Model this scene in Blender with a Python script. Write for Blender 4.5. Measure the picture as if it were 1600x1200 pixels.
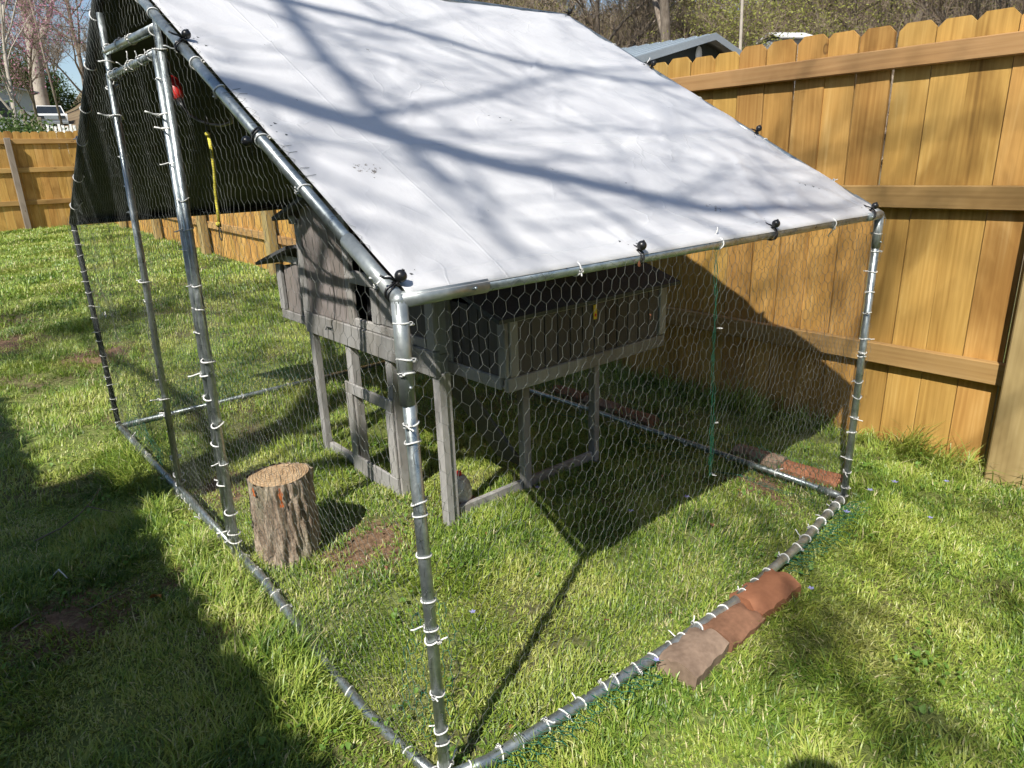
import bpy, math, random
import numpy as np
from mathutils import Vector, Matrix
random.seed(7); rng = np.random.default_rng(7)
scene = bpy.context.scene
for o in list(bpy.data.objects): bpy.data.objects.remove(o)
col = scene.collection
R = math.radians

# ------------------------------------------------------------------ camera
cd = bpy.data.cameras.new('camera'); cam = bpy.data.objects.new('camera', cd); col.objects.link(cam)
yaw, pitch, roll = 0.8748, -0.3152, -0.0362
fw = Vector((math.cos(pitch)*math.cos(yaw), math.cos(pitch)*math.sin(yaw), math.sin(pitch)))
r0 = Vector((math.sin(yaw), -math.cos(yaw), 0)); u0 = r0.cross(fw)
rt = math.cos(roll)*r0 + math.sin(roll)*u0; up = -math.sin(roll)*r0 + math.cos(roll)*u0
CAM = Vector((-0.611, -1.026, 1.318))
cam.matrix_world = Matrix(((rt.x, up.x, -fw.x, CAM.x), (rt.y, up.y, -fw.y, CAM.y), (rt.z, up.z, -fw.z, CAM.z), (0, 0, 0, 1)))
cd.sensor_width = 36; cd.lens = 36*1082.5/1600; cd.clip_start = 0.05; cd.clip_end = 3000
scene.camera = cam

# ------------------------------------------------------------------ sky, sun, exposure
SUN = Vector((0.60966, 0.28552, -0.73945))            # direction the sunlight travels
w = bpy.data.worlds.new('World'); scene.world = w; w.use_nodes = True
nt = w.node_tree; nt.nodes.clear()
sky = nt.nodes.new('ShaderNodeTexSky'); sky.sky_type = 'NISHITA'; sky.sun_disc = False
sky.sun_elevation = R(47.7); sky.sun_rotation = math.atan2(-SUN.x, -SUN.y)
sky.air_density = 1.0; sky.dust_density = 0.6; sky.ozone_density = 1.2
bg = nt.nodes.new('ShaderNodeBackground'); bg.inputs[1].default_value = 0.10
wo = nt.nodes.new('ShaderNodeOutputWorld')
nt.links.new(sky.outputs[0], bg.inputs[0]); nt.links.new(bg.outputs[0], wo.inputs[0])
sd = bpy.data.lights.new('sun', 'SUN'); sd.energy = 5.0; sd.angle = R(0.53); sd.color = (1.0, 0.95, 0.87)
so = bpy.data.objects.new('sun', sd); col.objects.link(so)
so.rotation_euler = SUN.to_track_quat('-Z', 'Y').to_euler(); so.location = (-20, -10, 25)
vs = scene.view_settings; vs.view_transform = 'Standard'; vs.look = 'None'; vs.exposure = 0.42; vs.gamma = 1; vs.use_curve_mapping = False

cy = scene.cycles
cy.max_bounces = 4; cy.diffuse_bounces = 2; cy.glossy_bounces = 2; cy.transmission_bounces = 3; cy.transparent_max_bounces = 4; cy.volume_bounces = 0
cy.caustics_reflective = False; cy.caustics_refractive = False
cy.use_adaptive_sampling = True; cy.adaptive_threshold = 0.035; cy.adaptive_min_samples = 32; cy.use_denoising = True; cy.time_limit = 600

# ------------------------------------------------------------------ helpers
def tag(o, label=None, cat=None, group=None, kind=None):
    if label: o['label'] = label
    if cat: o['category'] = cat
    if group: o['group'] = group
    if kind: o['kind'] = kind
    return o
def thing(name, label, cat, loc=(0, 0, 0), rz=0, group=None):
    o = bpy.data.objects.new(name, None); col.objects.link(o); o.location = loc; o.rotation_euler = (0, 0, rz)
    o.empty_display_size = .1
    return tag(o, label, cat, group)
def link(name, me, parent=None, m=None):
    o = bpy.data.objects.new(name, me); col.objects.link(o)
    if parent is not None: o.parent = parent
    if m is not None and not me.materials: me.materials.append(m)
    return o
class MB:
    def __init__(s): s.v = []; s.f = []; s.mi = []
    def add(s, vs_, fs, mi=0):
        n = len(s.v); s.v.extend([tuple(p) for p in vs_]); s.f.extend([tuple(n+i for i in f) for f in fs]); s.mi.extend([mi]*len(fs)); return s
    def box(s, a, b, mi=0, bev=0.0):
        (x0, y0, z0), (x1, y1, z1) = a, b
        if bev <= 0:
            return s.add([(x0,y0,z0),(x1,y0,z0),(x1,y1,z0),(x0,y1,z0),(x0,y0,z1),(x1,y0,z1),(x1,y1,z1),(x0,y1,z1)],
                     [(0,3,2,1),(4,5,6,7),(0,1,5,4),(1,2,6,5),(2,3,7,6),(3,0,4,7)], mi)
        # bevelled box: 24 verts
        e = min(bev, (x1-x0)/3, (y1-y0)/3, (z1-z0)/3); V = []; idx = {}
        X = (x0, x1); Y = (y0, y1); Z = (z0, z1)
        for i in (0, 1):
            for j in (0, 1):
                for k in (0, 1):
                    sx, sy, sz = (1-2*i)*e, (1-2*j)*e, (1-2*k)*e
                    for ax in range(3):
                        p = [X[i]+sx, Y[j]+sy, Z[k]+sz]; p[ax] = (X[i], Y[j], Z[k])[ax]
                        idx[i, j, k, ax] = len(V); V.append(tuple(p))
        F = []
        for ax in range(3):
            o1, o2 = [(1, 2), (2, 0), (0, 1)][ax]
            for sgn in (0, 1):
                q = []
                for a_, b_ in ((0, 0), (1, 0), (1, 1), (0, 1)):
                    c = [0, 0, 0]; c[ax] = sgn; c[o1] = a_; c[o2] = b_; q.append(idx[c[0], c[1], c[2], ax])
                F.append(q if sgn else q[::-1])
        for ax in range(3):
            o1, o2 = [(1, 2), (2, 0), (0, 1)][ax]
            for a_ in (0, 1):
                for b_ in (0, 1):
                    c0 = [0, 0, 0]; c0[o1] = a_; c0[o2] = b_; c1 = list(c0); c1[ax] = 1
                    q = [idx[(*c0, o1)], idx[(*c1, o1)], idx[(*c1, o2)], idx[(*c0, o2)]]
                    F.append(q if a_ == b_ else q[::-1])
        for i in (0, 1):
            for j in (0, 1):
                for k in (0, 1):
                    q = [idx[i, j, k, 0], idx[i, j, k, 1], idx[i, j, k, 2]]
                    F.append(q if (i+j+k) % 2 else q[::-1])
        return s.add(V, F, mi)
    def tube(s, pts, rad, n=10, caps=True, mi=0):
        P = [Vector(p) for p in pts]; m = len(P)
        rad = rad if hasattr(rad, '__len__') else [rad]*m
        V = []; F = []; a = None
        for i in range(m):
            t = (P[min(i+1, m-1)]-P[max(i-1, 0)]).normalized()
            if a is None:
                a = t.orthogonal().normalized()
            else:
                a = (a - t*a.dot(t)); a = a.normalized() if a.length > 1e-6 else t.orthogonal().normalized()
            b = t.cross(a)
            for k in range(n):
                an = 2*math.pi*k/n; V.append(P[i]+(a*math.cos(an)+b*math.sin(an))*rad[i])
        for i in range(m-1):
            for k in range(n):
                F.append((i*n+k, i*n+(k+1) % n, (i+1)*n+(k+1) % n, (i+1)*n+k))
        if caps:
            F.append(tuple(range(n))[::-1]); F.append(tuple((m-1)*n+k for k in range(n)))
        return s.add(V, F, mi)
    def sphere(s, c, r, nu=14, nv=9, sq=(1, 1, 1), mi=0):
        V = [(c[0], c[1], c[2]-r*sq[2])]; F = []
        for i in range(1, nv):
            ph = math.pi*i/nv - math.pi/2
            for k in range(nu):
                th = 2*math.pi*k/nu
                V.append((c[0]+r*sq[0]*math.cos(ph)*math.cos(th), c[1]+r*sq[1]*math.cos(ph)*math.sin(th), c[2]+r*sq[2]*math.sin(ph)))
        V.append((c[0], c[1], c[2]+r*sq[2])); top = len(V)-1
        for k in range(nu):
            F.append((0, 1+(k+1) % nu, 1+k)); F.append((top, top-nu+k, top-nu+(k+1) % nu))
        for i in range(nv-2):
            for k in range(nu):
                a = 1+i*nu; F.append((a+k, a+(k+1) % nu, a+nu+(k+1) % nu, a+nu+k))
        return s.add(V, F, mi)
    def lathe(s, prof, c=(0, 0, 0), n=24, mi=0):
        V = []; F = []; m = len(prof)
        for (rr, z) in prof:
            for k in range(n):
                a = 2*math.pi*k/n; V.append((c[0]+rr*math.cos(a), c[1]+rr*math.sin(a), c[2]+z))
        for i in range(m-1):
            for k in range(n): F.append((i*n+k, i*n+(k+1) % n, (i+1)*n+(k+1) % n, (i+1)*n+k))
        F.append(tuple(range(n))[::-1]); F.append(tuple((m-1)*n+k for k in range(n)))
        return s.add(V, F, mi)
    def mesh(s, name, mats, smooth=False):
        me = bpy.data.meshes.new(name); me.from_pydata(s.v, [], s.f)
        for m in (mats if isinstance(mats, (list, tuple)) else [mats]): me.materials.append(m)
        if any(s.mi): me.polygons.foreach_set('material_index', s.mi)
        if smooth: me.polygons.foreach_set('use_smooth', [True]*len(s.f))
        me.update(); return me
    def build(s, name, mats, parent=None, smooth=False):
        return link(name, s.mesh(name, mats, smooth), parent)
def npmesh(name, V, F, mats, smooth=False, mi=None):
    """V (n,3), F (m,k) arrays of one polygon size"""
    V = np.asarray(V, np.float32); F = np.asarray(F, np.int32); k = F.shape[1]
    me = bpy.data.meshes.new(name); me.vertices.add(len(V)); me.vertices.foreach_set('co', V.ravel())
    me.loops.add(F.size); me.loops.foreach_set('vertex_index', F.ravel())
    me.polygons.add(len(F)); me.polygons.foreach_set('loop_start', np.arange(0, F.size, k, dtype=np.int32))
    for m in (mats if isinstance(mats, (list, tuple)) else [mats]): me.materials.append(m)
    if smooth: me.polygons.foreach_set('use_smooth', np.ones(len(F), bool))
    if mi is not None: me.polygons.foreach_set('material_index', np.asarray(mi, np.int32))
    me.update(calc_edges=True); me.validate(); return me
def copy_tree(o, parent=None):
    c = o.copy(); col.objects.link(c); c.parent = parent
    for ch in list(o.children): copy_tree(ch, c)
    return c
def wob(x, y, s=1.0, ph=0.0):
    """cheap smooth pseudo noise, about -1..1"""
    x = np.asarray(x)*s+ph*1.7; y = np.asarray(y)*s-ph*2.3
    return (np.sin(1.3*x+2.1*y+ph)+np.sin(2.9*x-1.7*y+1.3*ph+.5)+np.sin(-1.1*x+3.7*y+2.1)+np.sin(4.3*x+3.1*y+ph*3)*.7+np.sin(5.9*x-4.7*y)*.5)/3.2
def bez(a, b, sag, n=14):
    a = Vector(a); b = Vector(b); return [a.lerp(b, i/n)+Vector((0, 0, -sag*4*(i/n)*(1-i/n))) for i in range(n+1)]

# ------------------------------------------------------------------ materials
class NT:
    def __init__(s, name, rough=.6, metal=0.0, spec=.5):
        s.m = bpy.data.materials.new(name); s.m.use_nodes = True; s.t = s.m.node_tree
        s.b = s.t.nodes['Principled BSDF']; s.b.inputs['Roughness'].default_value = rough; s.b.inputs['Metallic'].default_value = metal
        s.b.inputs['Specular IOR Level'].default_value = spec
    def n(s, typ, **kw):
        nd = s.t.nodes.new('ShaderNode'+typ)
        for k, v in kw.items(): setattr(nd, k, v)
        return nd
    def l(s, a, b): s.t.links.new(a, b)
    def coord(s, kind='Object', scale=(1, 1, 1), rnd=0.0):
        tc = s.n('TexCoord'); mp = s.n('Mapping'); mp.inputs['Scale'].default_value = scale; s.l(tc.outputs[kind], mp.inputs[0])
        if rnd:
            oi = s.n('ObjectInfo'); mu = s.n('Math', operation='MULTIPLY'); mu.inputs[1].default_value = rnd; s.l(oi.outputs['Random'], mu.inputs[0])
            s.l(mu.outputs[0], mp.inputs['Location'])
        return mp.outputs[0]
    def world(s, scale=(1, 1, 1)):
        g = s.n('NewGeometry'); mp = s.n('Mapping'); mp.inputs['Scale'].default_value = scale; s.l(g.outputs['Position'], mp.inputs[0]); return mp.outputs[0]
    def noise(s, vec, scale=5, detail=4, rough=.55, dist=0.0):
        nd = s.n('TexNoise'); nd.inputs['Scale'].default_value = scale; nd.inputs['Detail'].default_value = detail
        nd.inputs['Roughness'].default_value = rough; nd.inputs['Distortion'].default_value = dist; s.l(vec, nd.inputs['Vector']); return nd.outputs['Fac']
    def ramp(s, fac, stops):
        nd = s.n('ValToRGB'); e = nd.color_ramp.elements
        while len(e) < len(stops): e.new(.5)
        for i, (p, c) in enumerate(stops): e[i].position = p; e[i].color = (*c, 1) if len(c) == 3 else c
        s.l(fac, nd.inputs[0]); return nd.outputs[0]
    def mix(s, fac, a, b, mode='MIX'):
        nd = s.n('Mix', data_type='RGBA', blend_type=mode)
        for sock, v in ((nd.inputs[0], fac), (nd.inputs[6], a), (nd.inputs[7], b)):
            if hasattr(v, 'links'): s.l(v, sock)
            elif isinstance(v, (int, float)): sock.default_value = v
            else: sock.default_value = (*v, 1)
        return nd.outputs[2]
    def math(s, op, a, b=0.0):
        nd = s.n('Math', operation=op)
        for sock, v in ((nd.inputs[0], a), (nd.inputs[1], b)):
            if hasattr(v, 'links'): s.l(v, sock)
            else: sock.default_value = v
        return nd.outputs[0]
    def bump(s, h, strength=.3, dist=.01):
        nd = s.n('Bump'); nd.inputs['Strength'].default_value = strength; nd.inputs['Distance'].default_value = dist
        s.l(h, nd.inputs['Height']); s.l(nd.outputs[0], s.b.inputs['Normal']); return nd
    def col(s, c):
        if hasattr(c, 'links'): s.l(c, s.b.inputs['Base Color'])
        else: s.b.inputs['Base Color'].default_value = (*c, 1)
        return s
MT = {}
def plain(key, c, rough=.6, metal=0.0, var=.25, scale=20, spec=.5):
    t = NT(key, rough, metal, spec); v = t.coord('Object'); nz = t.noise(v, scale, 5)
    t.col(t.ramp(nz, [(.25, tuple(x*(1-var) for x in c)), (.75, tuple(min(1, x*(1+var)) for x in c))])); t.bump(nz, .1, .004)
    MT[key] = t.m; return t.m

def wood(key, stops, grain=55, rough=.75, axis=2, knots=True, bump=.25):
    t = NT(key, rough, 0, .3); sc = [grain]*3; sc[axis] = grain*.035
    v = t.coord('Object', tuple(sc), rnd=173.0)
    lo = [3.0]*3; lo[axis] = .9
    v2 = t.coord('Object', tuple(lo), rnd=91.0)
    big = t.noise(v2, 1.6, 3, .5, .6)
    n1 = t.noise(v, 1.0, 5, .6, 1.2)
    sv = [9.0]*3; sv[axis] = .55; n3 = t.noise(t.coord('Object', tuple(sv), rnd=57.0), 1.0, 3, .5, 2.0)
    f = t.math('ADD', t.math('MULTIPLY', n1, .30), t.math('MULTIPLY', n3, .22)); f = t.math('ADD', f, t.math('ADD', t.math('MULTIPLY', big, .36), .06))
    wv = t.n('TexWave'); wv.wave_type = 'RINGS'; wv.rings_direction = 'X' if axis != 0 else 'Y'; wv.inputs['Scale'].default_value = 16; wv.inputs['Distortion'].default_value = 6; wv.inputs['Detail'].default_value = 3; wv.inputs['Detail Scale'].default_value = .8
    rv = [1.0]*3; rv[axis] = .045; mp = t.n('Mapping'); mp.inputs['Scale'].default_value = tuple(rv); tc = t.n('TexCoord'); t.l(tc.outputs['Object'], mp.inputs[0]); oj = t.n('ObjectInfo'); cb = t.n('CombineXYZ')
    for ax_ in range(3): t.l(t.math('MULTIPLY', t.math('SUBTRACT', t.math('FRACT', t.math('MULTIPLY', oj.outputs['Random'], 7.7+5.1*ax_)), .5), .16), cb.inputs[ax_])
    t.l(cb.outputs[0], mp.inputs['Location']); t.l(mp.outputs[0], wv.inputs['Vector'])
    f = t.math('ADD', f, t.math('MULTIPLY', t.math('SUBTRACT', wv.outputs['Fac'], .5), .05))
    c = t.ramp(f, stops)
    if knots:
        vo = t.n('TexVoronoi'); vo.inputs['Scale'].default_value = 1.0; kv = [6.5]*3; kv[axis] = 3.4
        t.l(t.coord('Object', tuple(kv), rnd=31.0), vo.inputs['Vector'])
        km = t.ramp(vo.outputs['Distance'], [(.02, (.35, .35, .35)), (.055, (.35, .35, .35)), (.075, (1, 1, 1)), (.10, (0, 0, 0))])
        vr = t.n('SeparateColor'); t.l(vo.outputs['Color'], vr.inputs[0]); gate = t.math('GREATER_THAN', vr.outputs[0], .5)
        c = t.mix(t.math('MULTIPLY', t.math('MULTIPLY', km, gate), .75), c, (.10, .045, .015))
    bl = [2.6]*3; bl[axis] = 1.3; blot = t.ramp(t.noise(t.coord('Object', tuple(bl), rnd=41.0), 1.0, 4, .6, .8), [(.32, (.62, .58, .52)), (.50, (1, 1, 1)), (.70, (1.0, .98, .92))]); c = t.mix(1.0, c, blot, 'MULTIPLY')
    oi = t.n('ObjectInfo'); hs = t.n('HueSaturation'); t.l(c, hs.inputs['Color'])
    t.l(t.math('ADD', t.math('MULTIPLY', oi.outputs['Random'], .26), .82), hs.inputs['Value'])
    r2 = t.math('FRACT', t.math('MULTIPLY', oi.outputs['Random'], 17.3)); t.l(t.math('ADD', t.math('MULTIPLY', r2, .013), .495), hs.inputs['Hue'])
    t.col(hs.outputs[0]); t.bump(f, bump, .004); MT[key] = t.m; return t.m
FENCE = wood('fence_wood', [(.30, (.22, .108, .026)), (.42, (.41, .222, .058)), (.53, (.52, .30, .085)), (.66, (.63, .41, .15))])
RAILW = wood('rail_wood', [(.25, (.22, .115, .042)), (.5, (.42, .25, .10)), (.75, (.54, .35, .16))], axis=1)
RAILX = wood('rail_wood_across', [(.25, (.22, .115, .042)), (.5, (.42, .25, .09)), (.75, (.54, .35, .14))], axis=0)
POSTW = wood('post_wood', [(.25, (.22, .16, .06)), (.5, (.40, .30, .13)), (.75, (.52, .41, .20))], grain=40)
OLDPOST = wood('weathered_wood', [(.25, (.16, .13, .10)), (.5, (.28, .235, .19)), (.75, (.36, .31, .26))], grain=50)
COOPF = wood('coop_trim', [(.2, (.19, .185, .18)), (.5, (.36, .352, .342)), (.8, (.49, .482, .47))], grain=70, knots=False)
COOPLIT = wood('coop_panel_sunlit', [(.2, (.13, .113, .107)), (.5, (.25, .22, .21)), (.8, (.34, .305, .295))], grain=60, knots=False)  # lit copy of the panel wood, sunlight painted into the colour
COOPSHADE = wood('coop_panel_shaded', [(.2, (.055, .05, .049)), (.5, (.105, .096, .094)), (.8, (.155, .144, .141))], grain=60, knots=False)  # same panel wood with the tarpaulin's shade painted into its colour

def galv(key, lo, hi, rough=.38, metal=.85):
    t = NT(key, rough, metal); v = t.coord('Object', rnd=9.0); n1 = t.noise(v, 26, 5, .65); n2 = t.noise(v, 110, 3)
    f = t.math('ADD', t.math('MULTIPLY', n1, .7), t.math('MULTIPLY', n2, .3))
    t.col(t.ramp(f, [(.35, lo), (.65, hi)])); t.l(t.ramp(n1, [(.3, (rough-.1,)*3), (.7, (rough+.18,)*3)]), t.b.inputs['Roughness'])
    t.bump(n2, .06, .002); MT[key] = t.m; return t.m
PIPE = galv('galvanised_pipe', (.25, .29, .295), (.50, .545, .54), .33, .8)
FIT = galv('pipe_fitting', (.27, .30, .30), (.41, .44, .435), .42, .6)
WIRE = galv('netting_wire', (.13, .14, .13), (.30, .32, .30), .45, .6)
GREENWIRE = plain('green_wire', (.015, .14, .085), .45, 0, .4, 60)
BLACK = plain('black_plastic', (.012, .012, .013), .35, 0, .3, 50)
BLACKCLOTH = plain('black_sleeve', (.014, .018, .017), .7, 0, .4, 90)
TIE = plain('white_nylon', (.80, .80, .77), .4, 0, .06, 60)
YELLOW = NT('yellow_braid', .75)
_v = YELLOW.coord('Object', (1, 1, 1)); _w = YELLOW.n('TexWave'); _w.bands_direction = 'Z'; _w.inputs['Scale'].default_value = 60; _w.inputs['Distortion'].default_value = .5; YELLOW.l(_v, _w.inputs['Vector'])
YELLOW.col(YELLOW.ramp(_w.outputs['Fac'], [(.3, (.80, .70, .06)), (.75, (.85, .78, .16)), (.9, (.25, .22, .05))])); YELLOW = YELLOW.m
RED = plain('red_plastic', (.55, .025, .02), .4, 0, .15, 40)
ORANGEPAINT = plain('orange_bark', (.42, .12, .03), .8, 0, .4, 60)
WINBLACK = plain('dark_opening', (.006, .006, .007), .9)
ROOFFELT = plain('grey_roofing_felt', (.075, .078, .083), .9, 0, .3, 160)
CLAY = [None]*3
for i, (c0, c1) in enumerate([((.18, .125, .09), (.31, .225, .165)), ((.16, .082, .048), (.29, .15, .09)), ((.24, .10, .052), (.34, .15, .078))]):
    t = NT('clay_%d' % i, .85, 0, .3); v = t.coord('Object'); a = t.noise(v, 9, 6, .6); b = t.noise(v, 70, 4)
    f = t.math('ADD', t.math('MULTIPLY', a, .75), t.math('MULTIPLY', b, .25)); t.col(t.ramp(f, [(.35, c0), (.62, c1)])); t.bump(f, .2, .004); CLAY[i] = t.m
METALROOF = galv('metal_roof', (.42, .48, .52), (.54, .60, .64), .4, .4)
DARKWALL = plain('dark_green_wall', (.02, .027, .024), .8)
WHITEP = plain('white_paint', (.72, .72, .70), .55, 0, .06, 6)
GREYWALL = plain('pale_grey_wall', (.42, .44, .46), .7, 0, .1, 4)
GLASS = plain('dark_glass', (.02, .025, .03), .12, 0, .2, 4)
TYRE = plain('tyre_rubber', (.02, .02, .02), .8)
BARK = NT('tree_bark', .9, 0, .2)
_v = BARK.coord('Object', (6, 6, 1.2)); _n = BARK.noise(_v, 2, 6, .65); BARK.col(BARK.ramp(_n, [(.3, (.11, .085, .065)), (.55, (.23, .19, .15)), (.75, (.34, .29, .24))])); BARK.bump(_n, .6, .03); BARK = BARK.m
PALEBARK = plain('pale_bark', (.42, .37, .31), .85, 0, .25, 3)
TWIG = NT('twig_bark', .9, 0, .2)
_n = TWIG.noise(TWIG.world((.25, .25, .4)), 1.2, 4); TWIG.col(TWIG.ramp(_n, [(.3, (.17, .125, .085)), (.55, (.28, .22, .16)), (.75, (.36, .31, .235))])); TWIG = TWIG.m
def leafmat(key, stops, trans=.35):
    t = NT(key, .6, 0, .3); n = t.noise(t.world((1, 1, 1)), .9, 5, .65); oi = t.n('ObjectInfo')
    f = t.math('ADD', t.math('MULTIPLY', n, .8), t.math('MULTIPLY', oi.outputs['Random'], .2)); c = t.ramp(f, stops); t.col(c)
    tr = t.n('BsdfTranslucent'); t.l(c, tr.inputs[0]); mx = t.n('MixShader'); mx.inputs[0].default_value = trans
    t.l(t.b.outputs[0], mx.inputs[1]); t.l(tr.outputs[0], mx.inputs[2]); t.l(mx.outputs[0], t.t.nodes['Material Output'].inputs[0]); MT[key] = t.m; return t.m
BUDLEAF = leafmat('budding_leaf', [(.3, (.19, .175, .075)), (.5, (.29, .27, .10)), (.7, (.40, .39, .14))])
BUDBRIGHT = leafmat('bright_bud_leaf', [(.3, (.22, .23, .06)), (.5, (.33, .34, .085)), (.7, (.44, .44, .12))])
EVERLEAF = leafmat('evergreen_leaf', [(.3, (.035, .075, .016)), (.5, (.075, .13, .03)), (.7, (.15, .21, .05))])
PINK = leafmat('pink_blossom', [(.3, (.35, .13, .22)), (.7, (.55, .28, .36))])

# tarpaulin top: off white, with dirt scuffs and soft creases
t = NT('tarpaulin_top', .42, 0, .35); v = t.coord('Object'); n = t.noise(v, 2.2, 5, .6)
c = t.ramp(n, [(.3, (.53, .53, .545)), (.6, (.60, .60, .605))])
sp = t.noise(v, 95, 3, .6); msk = None
for (px, py, pz, rad) in ((.165, .36, 1.305, .042), (.55, .98, 1.64, .022), (.155, .66, 1.455, .02), (.69, .335, 1.285, .02), (.93, .83, 1.56, .014), (1.42, .46, 1.35, .016), (1.1, .12, 1.17, .03)):
    vm = t.n('VectorMath', operation='DISTANCE'); t.l(v, vm.inputs[0]); vm.inputs[1].default_value = (px, py, pz)
    k = t.math('SUBTRACT', 1.0, t.math('DIVIDE', vm.outputs['Value'], rad)); k = t.math('MAXIMUM', k, 0.0)
    msk = k if msk is None else t.math('ADD', msk, k)
dots = t.math('GREATER_THAN', t.math('ADD', sp, t.math('MULTIPLY', t.math('MINIMUM', msk, .5), .28)), .70)
dots = t.math('MULTIPLY', dots, t.math('GREATER_THAN', msk, .02))
c = t.mix(t.math('MULTIPLY', dots, .8), c, (.11, .085, .06)); t.col(c)
wr = t.noise(t.coord('Object', (1.6, 1.1, 1.1)), 4.0, 7, .58, .25)
vo = t.n('TexVoronoi', feature='DISTANCE_TO_EDGE'); vo.inputs['Scale'].default_value = 3.2; dn_ = t.n('TexNoise'); dn_.inputs['Scale'].default_value = 5; ad = t.n('VectorMath', operation='MULTIPLY_ADD'); vv = t.coord('Object', (1.5, .9, .9)); t.l(vv, dn_.inputs['Vector']); t.l(dn_.outputs['Color'], ad.inputs[0]); ad.inputs[1].default_value = (.22, .22, .22); t.l(vv, ad.inputs[2]); t.l(ad.outputs[0], vo.inputs['Vector'])
cr = t.ramp(vo.outputs['Distance'], [(0, (1, 1, 1)), (.016, (0, 0, 0))]); gt = t.ramp(t.noise(t.coord('Object'), 3.1, 2), [(.50, (0, 0, 0)), (.62, (1, 1, 1))]); cr = t.math('MULTIPLY', cr, gt)
sx_ = t.n('SeparateXYZ'); t.l(t.coord('Object'), sx_.inputs[0]); lines = None
for ax_, p_ in ((1, .465), (0, .238), (1, .03)):
    q_ = t.math('SUBTRACT', 1.0, t.math('MULTIPLY', t.math('ABSOLUTE', t.math('SUBTRACT', sx_.outputs[ax_], p_)), 220.0)); q_ = t.math('MAXIMUM', q_, 0.0); lines = q_ if lines is None else t.math('MAXIMUM', lines, q_)
hh = t.math('ADD', t.math('MULTIPLY', wr, .55), t.math('ADD', t.math('MULTIPLY', cr, .08), t.math('MULTIPLY', lines, .08))); t.bump(hh, .5, .02); TARPTOP = t.m
t = NT('tarpaulin_underside', .55, 0, .4); n = t.noise(t.coord('Object'), 160, 3); t.col(t.ramp(n, [(.3, (.012, .017, .016)), (.7, (.026, .032, .030))])); t.bump(n, .15, .003); TARPUNDER = t.m

# grass
t = NT('grass_blade', .42, 0, .5)
at = t.n('Attribute', attribute_name='tint'); oi = t.n('ObjectInfo'); wn = t.noise(t.world(), 1.7, 4, .6); wn2 = t.noise(t.world(), .5, 2)
f = t.math('ADD', t.math('MULTIPLY', at.outputs['Fac'], .85), t.math('MULTIPLY', wn, .15))
c = t.ramp(f, [(.05, (.05, .115, .016)), (.25, (.15, .255, .032)), (.46, (.295, .395, .058)), (.68, (.445, .485, .11)), (.90, (.58, .53, .28))])
t.col(c); tr = t.n('BsdfTranslucent'); t.l(c, tr.inputs[0]); mx = t.n('MixShader'); mx.inputs[0].default_value = .22
t.l(t.b.outputs[0], mx.inputs[1]); t.l(tr.outputs[0], mx.inputs[2]); t.l(mx.outputs[0], t.t.nodes['Material Output'].inputs[0]); GRASS = t.m
t = NT('clover_leaf', .5, 0, .3); oi = t.n('ObjectInfo'); c = t.ramp(oi.outputs['Random'], [(0, (.16, .29, .05)), (1, (.16, .29, .05))]); t.col(c)
tr = t.n('BsdfTranslucent'); t.l(c, tr.inputs[0]); mx = t.n('MixShader'); mx.inputs[0].default_value = .3
t.l(t.b.outputs[0], mx.inputs[1]); t.l(tr.outputs[0], mx.inputs[2]); t.l(mx.outputs[0], t.t.nodes['Material Output'].inputs[0]); CLOVER = t.m
# soil / turf sheet
t = NT('soil_and_turf', .95, 0, .1); a = t.noise(t.world(), 1.3, 6, .6); b = t.noise(t.world(), 45, 5, .7)
s1 = t.ramp(b, [(.3, (.07, .05, .032)), (.7, (.24, .175, .115))]); s2 = t.ramp(b, [(.3, (.09, .12, .03)), (.7, (.28, .32, .10))])
c = t.mix(t.ramp(a, [(.34, (0, 0, 0)), (.50, (1, 1, 1))]), s1, s2)
gp2 = t.n('NewGeometry'); worn = None
for (bx, by, br) in ((.38, 1.02, .26), (-.12, 1.25, .16), (.2, 1.9, .22), (.30, 4.70, .42), (-.30, 5.6, .42), (-.50, 1.25, .24), (1.80, .30, .18), (-.15, .9, .10)):
    dv = t.n('VectorMath', operation='DISTANCE'); t.l(gp2.outputs['Position'], dv.inputs[0]); dv.inputs[1].default_value = (bx, by, float(.0252*max(0, by-3))); k = t.math('MAXIMUM', t.math('SUBTRACT', 1.0, t.math('DIVIDE', dv.outputs['Value'], br)), 0.0); worn = k if worn is None else t.math('MAXIMUM', worn, k)
c = t.mix(t.math('MINIMUM', t.math('MULTIPLY', worn, 2.5), 1.0), c, t.ramp(b, [(.3, (.10, .062, .036)), (.7, (.33, .215, .135))]))
# leaf litter outside the yard, on the hillside
g = t.n('NewGeometry'); sx = t.n('SeparateXYZ'); t.l(g.outputs['Position'], sx.inputs[0])
lit = t.ramp(t.noise(t.world(), .35, 6, .65), [(.3, (.11, .08, .05)), (.55, (.20, .15, .095)), (.75, (.16, .17, .07))])
k = t.math('MULTIPLY', t.math('SUBTRACT', sx.outputs[0], 4.0), .2)
c = t.mix(t.math('MINIMUM', t.math('MAXIMUM', k, 0.0), 1.0), c, lit); t.col(c); t.bump(b, .8, .02); SOIL = t.m

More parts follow.
